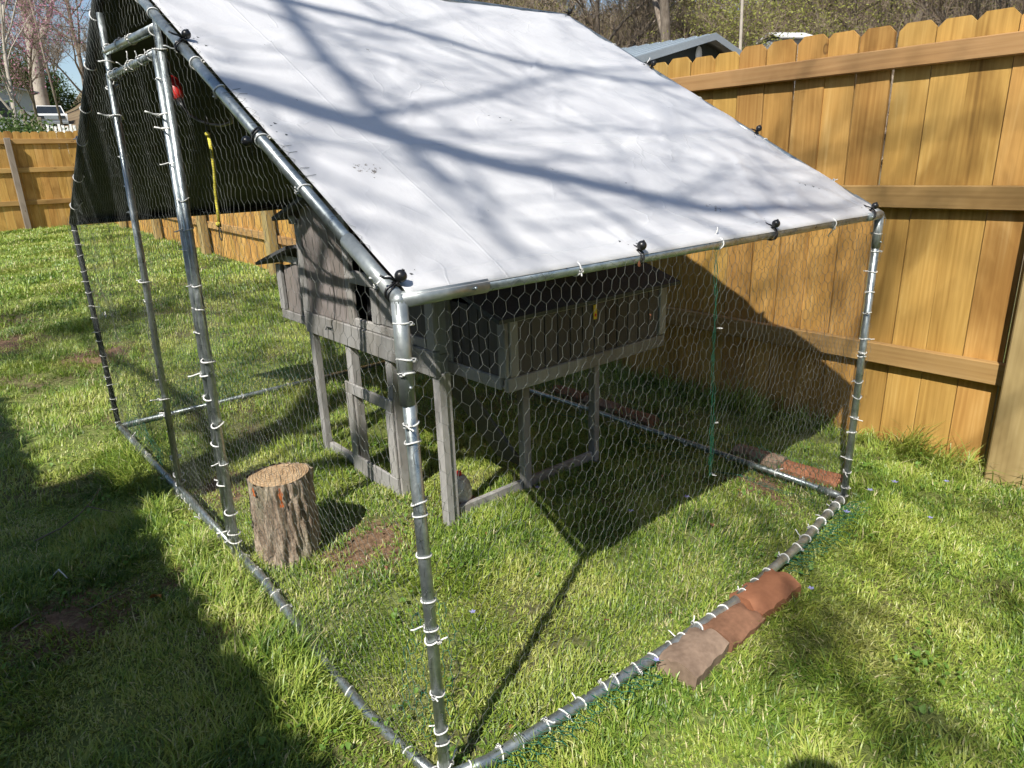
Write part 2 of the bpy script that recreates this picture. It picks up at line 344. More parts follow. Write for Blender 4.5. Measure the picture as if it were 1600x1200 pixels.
# ------------------------------------------------------------------ ground
def ss(a, b, x): q = np.clip((x-a)/(b-a), 0, 1); return q*q*(3-2*q)
def gz(x, y):
    x = np.asarray(x, float); y = np.asarray(y, float)
    yard = .0252*np.clip(y-3, 0, 12.6)
    up_ = .095*np.clip(y-16.5, 0, 60)+.05*np.clip(y-76.5, 0, 200)
    d = np.hypot(x-2, y)
    hill = 16*ss(24, 110, d)*ss(-2, 18, x-.15*y)+1.2*ss(5, 18, x)*ss(30, 10, d)*0
    return yard+up_*ss(14, 2, x-.25*y)+hill+.012*wob(x, y, 1.1)*ss(40, 3, d)
def axis(lo, hi, fine, c0, c1):
    a = [c0]; s = fine
    while a[-1] < c1: a.append(a[-1]+fine)
    while a[-1] < hi: s *= 1.18; a.append(a[-1]+s)
    b = [c0]; s = fine
    while b[-1] > lo: s *= 1.18; b.append(b[-1]-s)
    return np.array(sorted(set(b+a)))
gx = axis(-900, 1200, .12, -3, 4); gy = axis(-900, 1400, .12, -2.5, 6)
X, Y = np.meshgrid(gx, gy, indexing='ij'); Z = gz(X, Y); nx, ny = X.shape
V = np.stack([X, Y, Z], -1).reshape(-1, 3); I = np.arange(nx*ny).reshape(nx, ny)
F = np.stack([I[:-1, :-1], I[1:, :-1], I[1:, 1:], I[:-1, 1:]], -1).reshape(-1, 4)
tag(link('ground', npmesh('ground', V, F, SOIL, True)), kind='structure')

# ------------------------------------------------------------------ lawn grass (stuff): one mesh of real blades, denser near the viewer
BARE = [(1.05, -.34, .045), (1.0, -.62, .045), (1.72, -.58, .05), (.5, -.42, .04), (-.15, .9, .06), (.62, .3, .05), (.38, 1.02, .18), (.75, .55, .05), (1.25, .25, .07), (.3, .65, .07), (-.12, 1.25, .10), (1.80, .30, .13), (.2, 1.9, .17), (.36, 4.75, .16), (-.30, 5.6, .2), (.18, 4.6, .12), (-.50, 1.25, .17), (.55, .12, .06), (.1, 2.2, .12), (.95, -.62, .05), (2.2, -.25, .07), (1.3, -.75, .06), (.2, -.35, .05), (-.1, .55, .06)]
RAILX_ = np.array([0, .105, .43, .72, 1.0, 1.45, 1.7, 1.9]); RAILY_ = np.array([0, -.033, -.062, -.08, -.086, -.06, -.025, 0])
BV, BF, BT = [], [], []; nbv = 0
def blades(ntuft, per, box, dmin, dmax, lmin, lmax, wmin, wmax, m, rad, pts=None, tall=0.0):
    """tufts of curved tapering blades; every blade leans and bends its own way"""
    global nbv
    x = rng.uniform(box[0], box[1], ntuft); y = rng.uniform(box[2], box[3], ntuft)
    if pts is not None: x, y = pts
    d = np.hypot(x-CAM.x, y-CAM.y); az = np.arctan2(y-CAM.y, x-CAM.x)
    ok = (d > dmin) & (d < dmax) & (az > -.12) & (az < 1.72) & (x < 2.62)
    keep = np.clip(1.05+wob(x, y, 2.2, 1.0)*.40, .5, 1.0)
    for bx, by, br in BARE: keep = keep*(1-.95*np.exp(-((x-bx)**2+(y-by)**2)/br**2))
    if pts is None: ok &= rng.uniform(0, 1, len(x)) < keep
    x, y = x[ok], y[ok]; nt_ = len(x)
    tl = np.clip(.62+.38*wob(x, y, 2.6, 3.0)+.34*wob(x, y, 8., 1.), .22, 1.35)+tall
    rail = np.minimum(np.abs(y-np.interp(x, RAILX_, RAILY_))+10*((x < -.03) | (x > 1.93)), np.abs(x-1.91)+10*((y < 0) | (y > 3)))
    rail = np.minimum(rail, np.abs(x)+10*((y < .85) | (y > 3)))
    tl *= np.clip(.30+rail/.07, .30, 1) if pts is None else 1
    ft = wob(x, y, 1.6, 6.0)*3.0; tt = np.clip(.44+.36*wob(x, y, 1.9, 8.0)+.30*wob(x, y, 6.3, 2.0)+rng.normal(0, .10, nt_), 0, 1)
    x, y, tl, ft, tt = (np.repeat(q, per) for q in (x, y, tl, ft, tt)); n = len(x)
    x = x+rng.normal(0, rad, n); y = y+rng.normal(0, rad, n)
    L_ = (lmin+(lmax-lmin)*rng.beta(1.6, 2.6, n))*tl; wd = rng.uniform(wmin, wmax, n)
    a = ft+rng.normal(0, 1.35, n); tilt = np.abs(rng.normal(.45, .45, n)); bend = rng.uniform(.4, 2.1, n); tw = rng.normal(0, .5, n)
    dx, dy = np.cos(a), np.sin(a); p = np.stack([x, y, gz(x, y)-.004], -1); base_z = p[:, 2].copy(); V = []
    side = np.stack([-dy, dx, np.zeros(n)], -1)
    for k in range(m+1):
        s_ = k/m; th = tilt+bend*s_
        if k < m:
            w_ = (wd*(1-.55*s_))[:, None]; sd_ = side+np.stack([np.zeros(n), np.zeros(n), tw*s_], -1); V += [p-sd_*w_, p+sd_*w_]
        else: V += [p]
        p = p+np.stack([dx*np.sin(th), dy*np.sin(th), np.cos(th)], -1)*(L_/m)[:, None]; p[:, 2] = np.maximum(p[:, 2], base_z+.006+.004*(k+1)/m)
    V = np.stack(V, 1); c = 2*m+1; V = V.reshape(-1, 3); k0 = nbv+c*np.arange(n)[:, None]
    tri = []
    for k in range(m-1): tri += [(2*k, 2*k+1, 2*k+3), (2*k, 2*k+3, 2*k+2)]
    tri.append((2*m-2, 2*m-1, 2*m)); F_ = (k0[:, :, None]+np.array(tri)[None]).reshape(-1, 3)
    straw = rng.uniform(0, 1, n) < .035+.10*(wob(x, y, 1.3, 9.) > .25)
    tint = np.clip(.10+tt*.66+rng.normal(0, .13, n), 0, .8); tint = np.where(straw, rng.uniform(.82, 1.1, n), tint)
    BV.append(V.astype(np.float32)); BF.append(F_.astype(np.int32)); BT.append(np.repeat(tint, c).astype(np.float32)); nbv += len(V)
blades(66000, 11, (-1.9, 2.65, -1.9, 3.2), .5, 3.3, .03, .085, .0013, .0024, 3, .014)
blades(26000, 9, (-3.0, 2.65, 1, 7), 3.3, 7.2, .035, .10, .0018, .0032, 2, .022)
blades(26000, 7, (-4.5, 2.65, 5, 15.6), 7.2, 17, .04, .11, .004, .008, 2, .05)
n = 420; blades(0, 16, (0, 0, 0, 0), 0, 9, .07, .20, .0012, .0022, 3, .016, (rng.normal(-.10, .045, n), rng.uniform(.30, 2.75, n)))
n = 620; blades(0, 14, (0, 0, 0, 0), 0, 9, .09, .30, .0014, .0026, 3, .02, (2.585-np.abs(rng.normal(0, .07, n)), rng.uniform(-1.5, 5, n)))
n = 200; blades(0, 12, (0, 0, 0, 0), 0, 9, .06, .15, .0012, .0022, 3, .016, (rng.uniform(-1.2, 2.4, n), rng.uniform(-1.2, 2.4, n)))
gm = npmesh('grass', np.concatenate(BV), np.concatenate(BF), GRASS, True)
a = gm.attributes.new('tint', 'FLOAT', 'POINT'); a.data.foreach_set('value', np.concatenate(BT))
NGRASS = len(gm.polygons); BV = BF = BT = None
tag(link('grass', gm), 'sunlit and shaded lawn grass with straw-coloured blades covering the yard', 'grass', kind='stuff')
# clover and broad weed leaves among the blades
nc = 420; cx = rng.uniform(-1.4, 2.6, nc); cyy = rng.uniform(-1.3, 3.2, nc); okc = wob(cx, cyy, 1.4, 2.) > .0; cx, cyy = cx[okc], cyy[okc]; V, F = [], []
for x, y in zip(cx, cyy):
    for q in range(rng.integers(5, 13)):
        c = np.array([x+rng.normal(0, .03), y+rng.normal(0, .03), rng.uniform(.012, .038)]); r_ = rng.uniform(.004, .0085); tl = rng.normal(0, .4, 2); n0 = len(V); V.append(c)
        for k in range(7):
            an = 2*math.pi*k/7; rr = r_*(1+.25*math.cos(3*an)); V.append(c+np.array([rr*math.cos(an), rr*math.sin(an), rr*(tl[0]*math.cos(an)+tl[1]*math.sin(an))+.002]))
        for k in range(7): F.append((n0, n0+1+k, n0+1+(k+1) % 7))
tag(link('clover', npmesh('clover', np.array(V), np.array(F), CLOVER, True)), 'round clover and weed leaves sprinkled through the near lawn', 'clover', kind='stuff')
def scatter_object(name, mesh, collection, label, cat):
    o = link(name, mesh); tag(o, label, cat, kind='stuff')
    ng = bpy.data.node_groups.new(name+'_scatter', 'GeometryNodeTree')
    ng.interface.new_socket('Geometry', in_out='INPUT', socket_type='NodeSocketGeometry'); ng.interface.new_socket('Geometry', in_out='OUTPUT', socket_type='NodeSocketGeometry')
    N = ng.nodes.new; gi = N('NodeGroupInput'); go = N('NodeGroupOutput'); iop = N('GeometryNodeInstanceOnPoints'); ci = N('GeometryNodeCollectionInfo')
    ci.inputs['Collection'].default_value = collection; ci.inputs['Separate Children'].default_value = True; ci.inputs['Reset Children'].default_value = True
    def na(nm, ty): q = N('GeometryNodeInputNamedAttribute'); q.data_type = ty; q.inputs['Name'].default_value = nm; return q.outputs['Attribute']
    L_ = ng.links.new; L_(gi.outputs[0], iop.inputs['Points']); L_(ci.outputs[0], iop.inputs['Instance']); iop.inputs['Pick Instance'].default_value = True
    L_(na('pick', 'INT'), iop.inputs['Instance Index']); L_(na('rotv', 'FLOAT_VECTOR'), iop.inputs['Rotation']); L_(na('scl', 'FLOAT'), iop.inputs['Scale']); L_(iop.outputs[0], go.inputs[0])
    md = o.modifiers.new('scatter', 'NODES'); md.node_group = ng; return o

# ------------------------------------------------------------------ wooden fences
def board_mesh(name, wd, h, th, ear=.028):
    b = MB(); prof = [(-wd/2, 0), (wd/2, 0), (wd/2, h-ear), (wd/2-ear, h), (-wd/2+ear, h), (-wd/2, h-ear)]
    V = [(0, y, z) for y, z in prof]+[(th, y, z) for y, z in prof]; n = 6
    F = [tuple(range(n))[::-1], tuple(range(n, 2*n))]+[(i, (i+1) % n, n+(i+1) % n, n+i) for i in range(n)]
    b.add(V, F); return b.mesh(name, FENCE)
FX = 2.63; PITCH = .1437
bm_ = [board_mesh('board', w_, 1.80, .016) for w_ in (.1395, .1385, .140)]
fence = thing('wooden_fence', 'long stained dog-eared board fence running along the right of the wire run', 'fence', (FX, 0, 0))
y = -3.05+.045*.84
k = 0; y = .037-PITCH*22
while y < 15.55:
    z0 = float(gz(FX, y)); o = link('board', bm_[k % 3], fence); o.location = (rng.normal(0, .0016), y+PITCH/2, z0-.02+rng.normal(0, .004)); o.rotation_euler = (rng.normal(0, .002), rng.normal(0, .002), rng.normal(0, .012)); y += PITCH; k += 1
def fence_rails(parent, pts, zs, hts, mat_along):
    for (a, b) in zip(pts[:-1], pts[1:]):
        for zi, h in zip(zs, hts):
            m = MB(); L_ = b-a
            m.box((-.040, -L_/2+.002, -h/2), (-.0025, L_/2-.002, h/2), bev=.004); ym = (a+b)/2
            o = m.build('rail', RAILW, parent); o.location = (rng.normal(0, .0005), ym, zi+float(gz(FX, ym))); o.rotation_euler = (math.atan2(float(gz(FX, b)-gz(FX, a)), L_), 0, 0)
posts = [-2.8, -.365, 2.12, 4.56, 7.0, 9.44, 11.88, 14.32, 15.5]
fence_rails(fence, [-3.2, -.85, 1.6, 4.05, 6.5, 8.9, 11.3, 13.8, 15.5], (1.645, 1.10), (.078, .092), RAILW)
for a, b in zip(posts[:-1], posts[1:]):
    m = MB(); a2, b2 = a+.072, b-.072; m.box((-.040, -(b2-a2)/2, -.046), (-.0025, (b2-a2)/2, .046), bev=.004)
    o = m.build('rail', RAILW, fence); ym = (a2+b2)/2; o.location = (0, ym, .418+float(gz(FX, ym))); o.rotation_euler = (math.atan2(float(gz(FX, b2)-gz(FX, a2)), b2-a2), 0, 0)
    mb = MB(); mb.box((-.046, -.004, -.05), (-.001, .004, .05)); q = mb.build('bracket', FIT, fence); q.location = (0, a2-.001 if a < -1 else a2-.002, .418+float(gz(FX, a2))); 
    if a < -1: q.location = (0, b2+.002, .418+float(gz(FX, b2)))
for yp in posts:
    m = MB(); hgt = 1.02 if yp == -.365 else 1.0
    m.box((-.145, -.07, -.05), (-.045, .07, 1.62), bev=.006); o = m.build('post', POSTW, fence); o.location = (0, yp, float(gz(FX, yp)))
# far fence across the end of the yard
ff = thing('wooden_fence', 'short stretch of yellow board fence closing the far end of the yard at left', 'fence', (0, 15.6, 0))
x = -5.0; k = 0
bm2 = [board_mesh('far_board', w_, 1.80, .016) for w_ in (.1405, .139, .141)]
while x < 2.55:
    o = link('board', bm2[k % 3], ff); o.location = (x, rng.normal(0, .002), float(gz(x, 15.6))-.01+rng.normal(0, .006)); o.rotation_euler = (0, 0, R(90)+rng.normal(0, .012)); x += PITCH; k += 1
for zi in (1.62, 1.10, .50):
    for xa, xb in ((-5, -2.1), (-2.1, .2), (.2, 2.5)):
        m = MB(); m.box((-(xb-xa)/2+.002, -.04, -.045), ((xb-xa)/2-.002, -.0025, .045), bev=.004); o = m.build('rail', RAILX, ff); o.location = ((xa+xb)/2, 0, zi+.317)
for xp in (-3.4, -1.1, 1.14, 2.5):
    m = MB(); m.box((-.05, -.135, -.05), (.05, -.043, 1.68), bev=.006); o = m.build('post', OLDPOST, ff); o.location = (xp, 0, .317)

# ------------------------------------------------------------------ the chicken run
W, L, HE, HR = 2.998, 1.895, 1.092, 1.926
run = thing('chicken_run', 'galvanised pipe poultry run with wire netting and white cable ties on the lawn', 'chicken run')
PR = .0126
def pipe(name, pts, rad=PR, m=PIPE, parent=run, n=14):
    b = MB(); b.tube(pts, rad, n); return b.build(name, m, parent, True)
A0, A1 = Vector((.0097, -.0083, .0)), Vector((0, 0, HE)); B0, B1 = Vector((0, W, 0)), Vector((0, W, HE))
C0, C1 = Vector((L, 0, 0)), Vector((L, 0, HE)); D0, D1 = Vector((L, W, 0)), Vector((L, W, HE))
P0, P1 = Vector((0, W/2, HR)), Vector((L, W/2, HR))
side_rail = [Vector((.0097, -.0083, .03)), Vector((.105, -.037, .032)), Vector((.43, -.062, .034)), Vector((.72, -.08, .034)), Vector((1.0, -.086, .034)), Vector((1.45, -.06, .034)), Vector((1.7, -.025, .032)), Vector((L, 0, .03))]
def lerp(a, b, q): return a+(b-a)*q
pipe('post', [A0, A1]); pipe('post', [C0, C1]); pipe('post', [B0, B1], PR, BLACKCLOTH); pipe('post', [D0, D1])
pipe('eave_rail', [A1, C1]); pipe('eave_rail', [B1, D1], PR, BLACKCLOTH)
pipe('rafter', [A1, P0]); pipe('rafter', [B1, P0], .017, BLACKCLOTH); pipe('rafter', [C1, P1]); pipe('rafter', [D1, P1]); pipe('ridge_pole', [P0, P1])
pipe('ground_rail', side_rail, .0148)
fr_rail = [Vector((.0097, -.0083, .015)), Vector((-.004, .15, .004)), Vector((-.012, .32, .0)), Vector((-.012, .40, .008)), Vector((-.010, .47, .004)), Vector((-.004, .62, .001)), Vector((.006, .82, .012)), Vector((.008, 1.0, .036)), Vector((.005, 1.5, .040)), Vector((.0, 2.2, .038)), Vector((0, W, .03))]
pipe('ground_rail', fr_rail, .0138)
pipe('ground_rail', [Vector((L, 0, .03)), Vector((L+.02, .5, .03)), Vector((L+.03, 1.4, .03)), Vector((L, W, .03))]); pipe('ground_rail', [Vector((0, W, .026)), Vector((L, W, .03))])
# corner fittings: paler elbows over the pipe ends
def fitting(c, dirs, l=.16, rad=.0146):
    for d in dirs:
        d = Vector(d).normalized(); b = MB(); b.tube([c, c+d*l], rad, 14); f_ = b.build('corner_fitting', FIT, run, True)
        s_ = MB(); s_.sphere(c+d*(l*.82)+Vector((0, -rad, .0)) if abs(d.y) < .9 else c+d*(l*.82)+Vector((-rad, 0, 0)), .0042, 8, 5); s_.build('screw', PIPE, f_, True)
    b = MB(); b.sphere(c, rad*1.01, 14, 9); b.build('corner_fitting', FIT, run, True)
up_dir = (P0-A1)
fitting(A1, [(0, 0, -1), (1, 0, 0), up_dir], .19); fitting(C1, [(0, 0, -1), (-1, 0, 0), up_dir], .11); b = MB(); b.sphere(B1, .0178, 14, 9); b.build('corner_fitting', BLACKCLOTH, run, True)
fitting(P0, [A1-P0], .19); fitting(C0+Vector((0, 0, .03)), [(-1, -.09, 0), (0, 1, 0)], .10, .0150)
# door jambs (leaning a little) and the door
JL0, JL1 = Vector((0, 1.872, .02)), Vector((0, 1.672, 1.80)); JR0, JR1 = Vector((0, 1.235, .02)), Vector((0, 1.088, 1.69))
pipe('door_jamb', [JL0, JL1], .0105); pipe('door_jamb', [JR0, JR1], .0125)
pipe('crossbar', [lerp(JR0, JR1, .985)+Vector((0, 0, .01)), lerp(JL0, JL1, .938)], .0125)
off = Vector((-.008, .0245, 0)); off2 = Vector((-.008, -.021, 0))
door = pipe('door', [JR0+off+Vector((0, 0, .05)), lerp(JR0, JR1, .96)+off], .0105); door['label'] = 'narrow netted door of galvanised pipe'
pipe('stile', [JL0+off2+Vector((0, 0, .05)), lerp(JL0, JL1, .90)+off2], .0098, PIPE, door)
pipe('top_rail', [lerp(JR0, JR1, .955)+off, lerp(JL0, JL1, .895)+off2], .0098, PIPE, door)
pipe('bottom_rail', [JR0+off+Vector((0, 0, .055)), JL0+off2+Vector((0, 0, .055))], .011, PIPE, door)

# hexagonal netting: twisted uprights and single slanting strands, each a real wire
def net(name, O, U, Vv, wid, hgt, inside, parent, m=WIRE, cw=.0295, rp=.0305, bulge=.013, rs=.00038, rtw=.00066, warp=.0085, seed=0., phase=(0, 0), drop=0.0):
    O, U, Vv = (np.array(q, float) for q in (O, U, Vv)); N = np.cross(U, Vv); N /= np.linalg.norm(N)
    tv = rp*.62; nr = int(hgt/rp)+2; nc = int(wid/cw)+2; E = []; RR = []
    j, i = np.meshgrid(np.arange(-1, nr), np.arange(-1, nc), indexing='ij'); j = j.ravel(); i = i.ravel()
    xb = (i+.5*(j % 2))*cw; yb = j*rp
    segs = [(xb, yb, xb, yb+tv, rtw), (xb, yb+tv, xb+cw/2, yb+rp, rs), (xb, yb+tv, xb-cw/2, yb+rp, rs)]
    Vs = []; Fs = []; base = 0
    for (x0, y0, x1, y1, rad) in segs:
        def mapp(a, b):
            wa = a+warp*wob(a, b, 9, seed); wb = b+warp*wob(b, a, 8, seed+2)
            h = bulge*wob(a, b, 4.5, seed+5)+.0012*wob(a, b, 60, seed)
            return wa, wb, O+U*wa[:, None]+Vv*wb[:, None]+N*h[:, None]
        a0, b0, p = mapp(x0, y0); a1, b1, q = mapp(x1, y1)
        ok = inside(a0, b0) & inside(a1, b1)
        if drop: ok &= rng.uniform(0, 1, len(ok)) > drop
        p, q = p[ok], q[ok]; n_ = len(p)
        if not n_: continue
        d = q-p; d /= np.linalg.norm(d, axis=1)[:, None]; s1 = np.cross(d, N); s1 /= np.linalg.norm(s1, axis=1)[:, None]; s2 = np.cross(d, s1)
        ring = [s1*rad, (-.5*s1+.866*s2)*rad, (-.5*s1-.866*s2)*rad]
        vv = np.stack([p+ring[0], p+ring[1], p+ring[2], q+ring[0], q+ring[1], q+ring[2]], 1).reshape(-1, 3)
        k6 = base+6*np.arange(n_)[:, None]; f = np.stack([k6+np.array(t_) for t_ in ((0, 1, 4, 3), (1, 2, 5, 4), (2, 0, 3, 5))], 1).reshape(-1, 4)
        Vs.append(vv); Fs.append(f); base += 6*n_
    return link(name, npmesh(name, np.concatenate(Vs), np.concatenate(Fs), m, True), parent)
slope = (HR-HE)/(W/2)
gable = lambda a, b: (b > .0) & (b < HE+slope*np.minimum(a, W-a)+.012) & (a > -.01) & (a < W+.01)
def front(a, b):   # the near and far panes of the front, either side of the door
    jr = 1.235-.0886*b; jl = 1.872-.1124*b
    return gable(a, b) & ((a < jr+.01) | (a > jl-.01) | (b > 1.68))
net('wire_netting', (-.0145, 0, 0), (0, 1, 0), (0, 0, 1), W, HR, front, run, seed=1.)
dn = lambda a, b: gable(a, b) & (a > 1.235-.0886*b+.01) & (a < 1.872-.1124*b-.01) & (b > .04) & (b < 1.63)
net('wire_netting', (-.022, 0, 0), (0, 1, 0), (0, 0, 1), W, HR, dn, door, seed=2.5, bulge=.01)
net('wire_netting', (-.005, -.0150, 0), (1, 0, 0), (0, 0, 1), L+.01, HE, lambda a, b: (b > -.01) & (b < HE+.012) & (a > -.012) & (a < L+.022), run, seed=3., bulge=.013)
net('wire_netting', (0, W+.018, 0), (1, 0, 0), (0, 0, 1), L, HE, lambda a, b: (b > 0) & (b < HE) & (a > 0) & (a < L), run, seed=4., bulge=.01)
net('wire_netting', (L+.018, 0, 0), (0, 1, 0), (0, 0, 1), W, HR, lambda a, b: gable(a, b), run, seed=6., bulge=.01)
# loose green netting: folded skirts at the ground and an overlap seam
def skirt(O, U, Vv, wid, hgt, seed, drop=.15):
    q_ = net('netting_skirt', O, U, Vv, wid, hgt, lambda a, b: (a > 0) & (a < wid) & (b > 0) & (b < hgt*(1+.35*wob(a, a*.3, 5, seed))), run, GREENWIRE, bulge=.016, warp=.009, seed=seed, drop=drop, rs=.0009, rtw=.0011); q_['kind'] = 'stuff'
for k_ in range(3):
    skirt((.05, -.05, .030+.012*k_), (1, -.06, 0), (0, -1, -.1+.2*k_), .56, .07, 7.+k_, .1)
    skirt((1.27, -.088, .030+.012*k_), (1, .10, 0), (0, -1, -.1+.2*k_), .58, .08, 9.+k_, .1)
skirt((L-.06, .05, .01), (0, 1, 0), (-1, 0, .25), 2.8, .09, 11.); skirt((L-.03, .05, .0), (0, 1, 0), (-.12, 0, 1), 2.8, .16, 12.)
skirt((.05, W-.05, .0), (1, 0, 0), (0, -.3, 1), 1.75, .30, 13.); skirt((.05, W+.03, .0), (1, 0, 0), (0, .1, 1), 1.75, .42, 13.7)
skirt((.03, .02, .02), (0, 1, 0), (0.25, 0, 1), .22, .30, 15.)
skirt((.03, 1.95, .0), (0, 1, 0), (.15, 0, 1), 1.0, .12, 16.)
for sx_, sd_ in ((.948, 17.), (.954, 18.2)):
    net('netting_seam', (sx_, -.012, HE-.67), (1, 0, 0), (-.045, 0, 1), .016, .67, lambda a, b: (b > 0) & (b < .66) & (a > -.002) & (a < .014), run, GREENWIRE, cw=.010, rp=.03, bulge=.004, warp=.004, seed=sd_, rs=.0006, rtw=.0009)
# cut netting ends folded up over the front rafter
UD = np.array(up_dir.normalized()); nrm = np.array([0, -.486, .874])
net('netting_edge', np.array(A1)+nrm*.017+np.array([-.012, 0, 0]), UD, (1, 0, .05), 1.6, .062, lambda a, b: (a > .12) & (a < 1.6) & (b > 0) & (b < .038+.026*wob(a, a, 7, 2.)), run, WIRE, seed=20., drop=.12, bulge=.003)['kind'] = 'stuff'

# white cable ties
def tie_mesh(name, rad, tail, seed):
    g = random.Random(seed); b = MB(); n = 18
    ring = [(rad*math.cos(2*math.pi*k/n), rad*math.sin(2*math.pi*k/n), .0015*math.sin(4*math.pi*k/n+seed)) for k in range(n+1)]
    b.tube(ring, .0018, 6, False)
    b.box((rad-.002, -.004, -.0035), (rad+.006, .004, .0035), bev=.001)
    e = [(rad+.002, .003, 0)]
    for k in range(5): e.append((e[-1][0]+tail/5*g.uniform(.3, .8), e[-1][1]+tail/5*g.uniform(.5, 1.0), e[-1][2]+g.uniform(-.2, .2)*tail/5))
    b.tube(e, .0018, 5); return b.mesh(name, TIE, True)
ties = [tie_mesh('cable_tie', .0139, tl, i) for i, tl in enumerate((.005, .010, .016, .028))]
nties = 0
def tie(p, d, scale=1.0, spin=None):
    global nties
    o = link('cable_tie', random.choice(ties), run); d = Vector(d).normalized()
    q = d.to_track_quat('Z', 'Y').to_matrix() @ Matrix.Rotation(random.uniform(0, 6.28) if spin is None else spin, 3, 'Z') @ Matrix.Rotation(random.uniform(-.38, .38), 3, 'X')
    o.matrix_basis = Matrix.Translation(p) @ q.to_4x4() @ Matrix.Scale(scale, 4); nties += 1
def along(pts, q):
    ds = [(b-a).length for a, b in zip(pts[:-1], pts[1:])]; t_ = q*sum(ds)
    for a, b, d in zip(pts[:-1], pts[1:], ds):
        if t_ <= d: return a.lerp(b, t_/d), b-a
        t_ -= d
    return pts[-1].copy(), pts[-1]-pts[-2]
for z in (1.05, .985, .963, .865, .83, .705, .68, .592, .49, .422, .395, .262, .165, .13, .07): tie((.0097*(1-z/HE), -.0083*(1-z/HE), z), (0, .02, 1), random.uniform(1.0, 1.08))
for z in (1.03, .97, .90, .83, .755, .66, .61, .595, .50, .44, .36, .30, .19, .14, .075, .04): tie((L, 0, z), (0, 0, 1), 1.0)
for z in np.arange(.06, 1.06, .062): tie((0, W, z+random.uniform(-.015, .015)), (0, 0, 1), .95)
for q in (.03, .07, .10, .14, .17, .20, .24, .26, .30, .335, .37, .40, .435, .47, .50, .56, .60, .64, .70, .75, .79, .83, .87, .91, .95, .98):
    p, d = along(side_rail, q); tie(p, d, 1.16)
for q in (.015, .045, .135, .285, .31, .335, .36, .40, .425, .47, .50, .54, .58, .60, .615, .635, .70, .80, .90):
    p, d = along(fr_rail, q); tie(p, d, 1.09)
for q in np.linspace(.04, .95, 13): tie((L+.012, W*q*.5, .03), (0, 1, 0), 1.03)
for q in np.linspace(.05, .95, 13): tie((L*q, W, .028), (1, 0, 0), 1.0)
for xx in (.432, .949, 1.555): tie((xx, 0, HE), (1, 0, 0), 1.03)
for q in (.03, .215, .335, .475, .56, .62, .74, .80, .90): tie(A1.lerp(P0, q), P0-A1, 1.05)
for q in (.1, .25, .42, .55, .7, .85, .95): tie(B1.lerp(P0, q), P0-B1, 1.32)
for q in (.12, .3, .5, .68, .8): tie(C1.lerp(P1, q), P1-C1, 1.02)
for q in np.linspace(.03, .97, 21):
    q += random.uniform(-.015, .015); tie(JR0.lerp(JR1, q)+(Vector((-.006, .014, 0)) if random.random() < .5 else Vector((0, 0, 0))), JR1-JR0, 1.0 if random.random() < .6 else 1.45, random.uniform(1.3, 2.6))
    if random.random() < .8: tie(JL0.lerp(JL1, q*.96)+(Vector((-.006, -.013, 0)) if random.random() < .5 else Vector((0, 0, 0))), JL1-JL0, .9 if random.random() < .6 else 1.4, random.uniform(1.3, 2.6))
c0_, c1_ = lerp(JR0, JR1, .985), lerp(JL0, JL1, .938)
for q in (.06, .45, .70, .95): tie(c0_.lerp(c1_, q)+Vector((0, 0, .005)), c1_-c0_, 1.0)
c0_, c1_ = lerp(JR0, JR1, .955)+off, lerp(JL0, JL1, .895)+off2
for q in (.08, .25, .45, .52, .8, .93): tie(c0_.lerp(c1_, q), c1_-c0_, .95)
for zz in (.87, .60, .44): tie((.96+.02*(1-zz), -.014, zz), (0, 0, 1), .35)

# ------------------------------------------------------------------ tarpaulin
nu, nv = 128, 240
us = np.linspace(.012, L+.03, nu); vs_ = np.linspace(-.012, W+.03, nv); Ux, Vy = np.meshgrid(us, vs_, indexing='ij')
yy = np.clip(Vy, 0, W); base = HE+slope*np.minimum(yy, W-yy)
rr = np.abs(Vy-W/2); base = np.where(rr < .06, base-(.06-rr)**2/.12*slope, base)            # rounds over the ridge pole
s_ = np.minimum(yy, W-yy)/(W/2)
base += .016/.874
sag = -.024*np.sin(np.pi*np.clip(Ux/L, 0, 1))*np.sin(np.pi*s_)
wr_ = (.0045*wob(Ux*1.0+Vy*.5, Vy, 3.1, .7)+.0018*wob(Ux+Vy*.9, Vy*.6-Ux*.3, 9, 2.)+.0007*wob(Ux*1.3+Vy, Vy, 21, 4.))
fold = .0035*np.exp(-((Vy-.46-.02*Ux)/.010)**2)*(Ux > .2)+.003*np.exp(-((Vy-1.02)/.012)**2)+.003*np.exp(-((Ux-.235)/.010)**2)*(Vy < .46)+.003*np.exp(-((Ux-1.1)/.010)**2)*(Vy > .46)
for (cx, cy, ang, ln) in [(.25, .95, .7, .12), (.6, .9, .9, .10), (.75, .6, -.4, .08), (.45, .62, .8, .13), (1.05, .7, .8, .15), (1.35, .5, .9, .14), (1.5, .3, .8, .12), (.9, .25, .9, .12), (1.2, .95, .7, .14), (1.6, .65, .8, .12), (.8, 1.2, .6, .12), (1.45, .85, .5, .1), (.35, .2, .8, .1), (1.7, .15, -.5, .09), (1.55, .12, .4, .09)]:
    dx, dy = Ux-cx, Vy-cy; a_ = dx*math.cos(ang)+dy*math.sin(ang); b_ = -dx*math.sin(ang)+dy*math.cos(ang); fold = fold+.0055*np.exp(-(b_/.008)**2-(a_/ln)**2)
fold = fold+.0016*(np.tanh((Ux-.055)/.003)*-.5+.5)+.0016*(np.tanh((Vy-.032)/.003)*-.5+.5)+.0016*(np.tanh((Ux-(L-.02))/.003)*.5+.5)
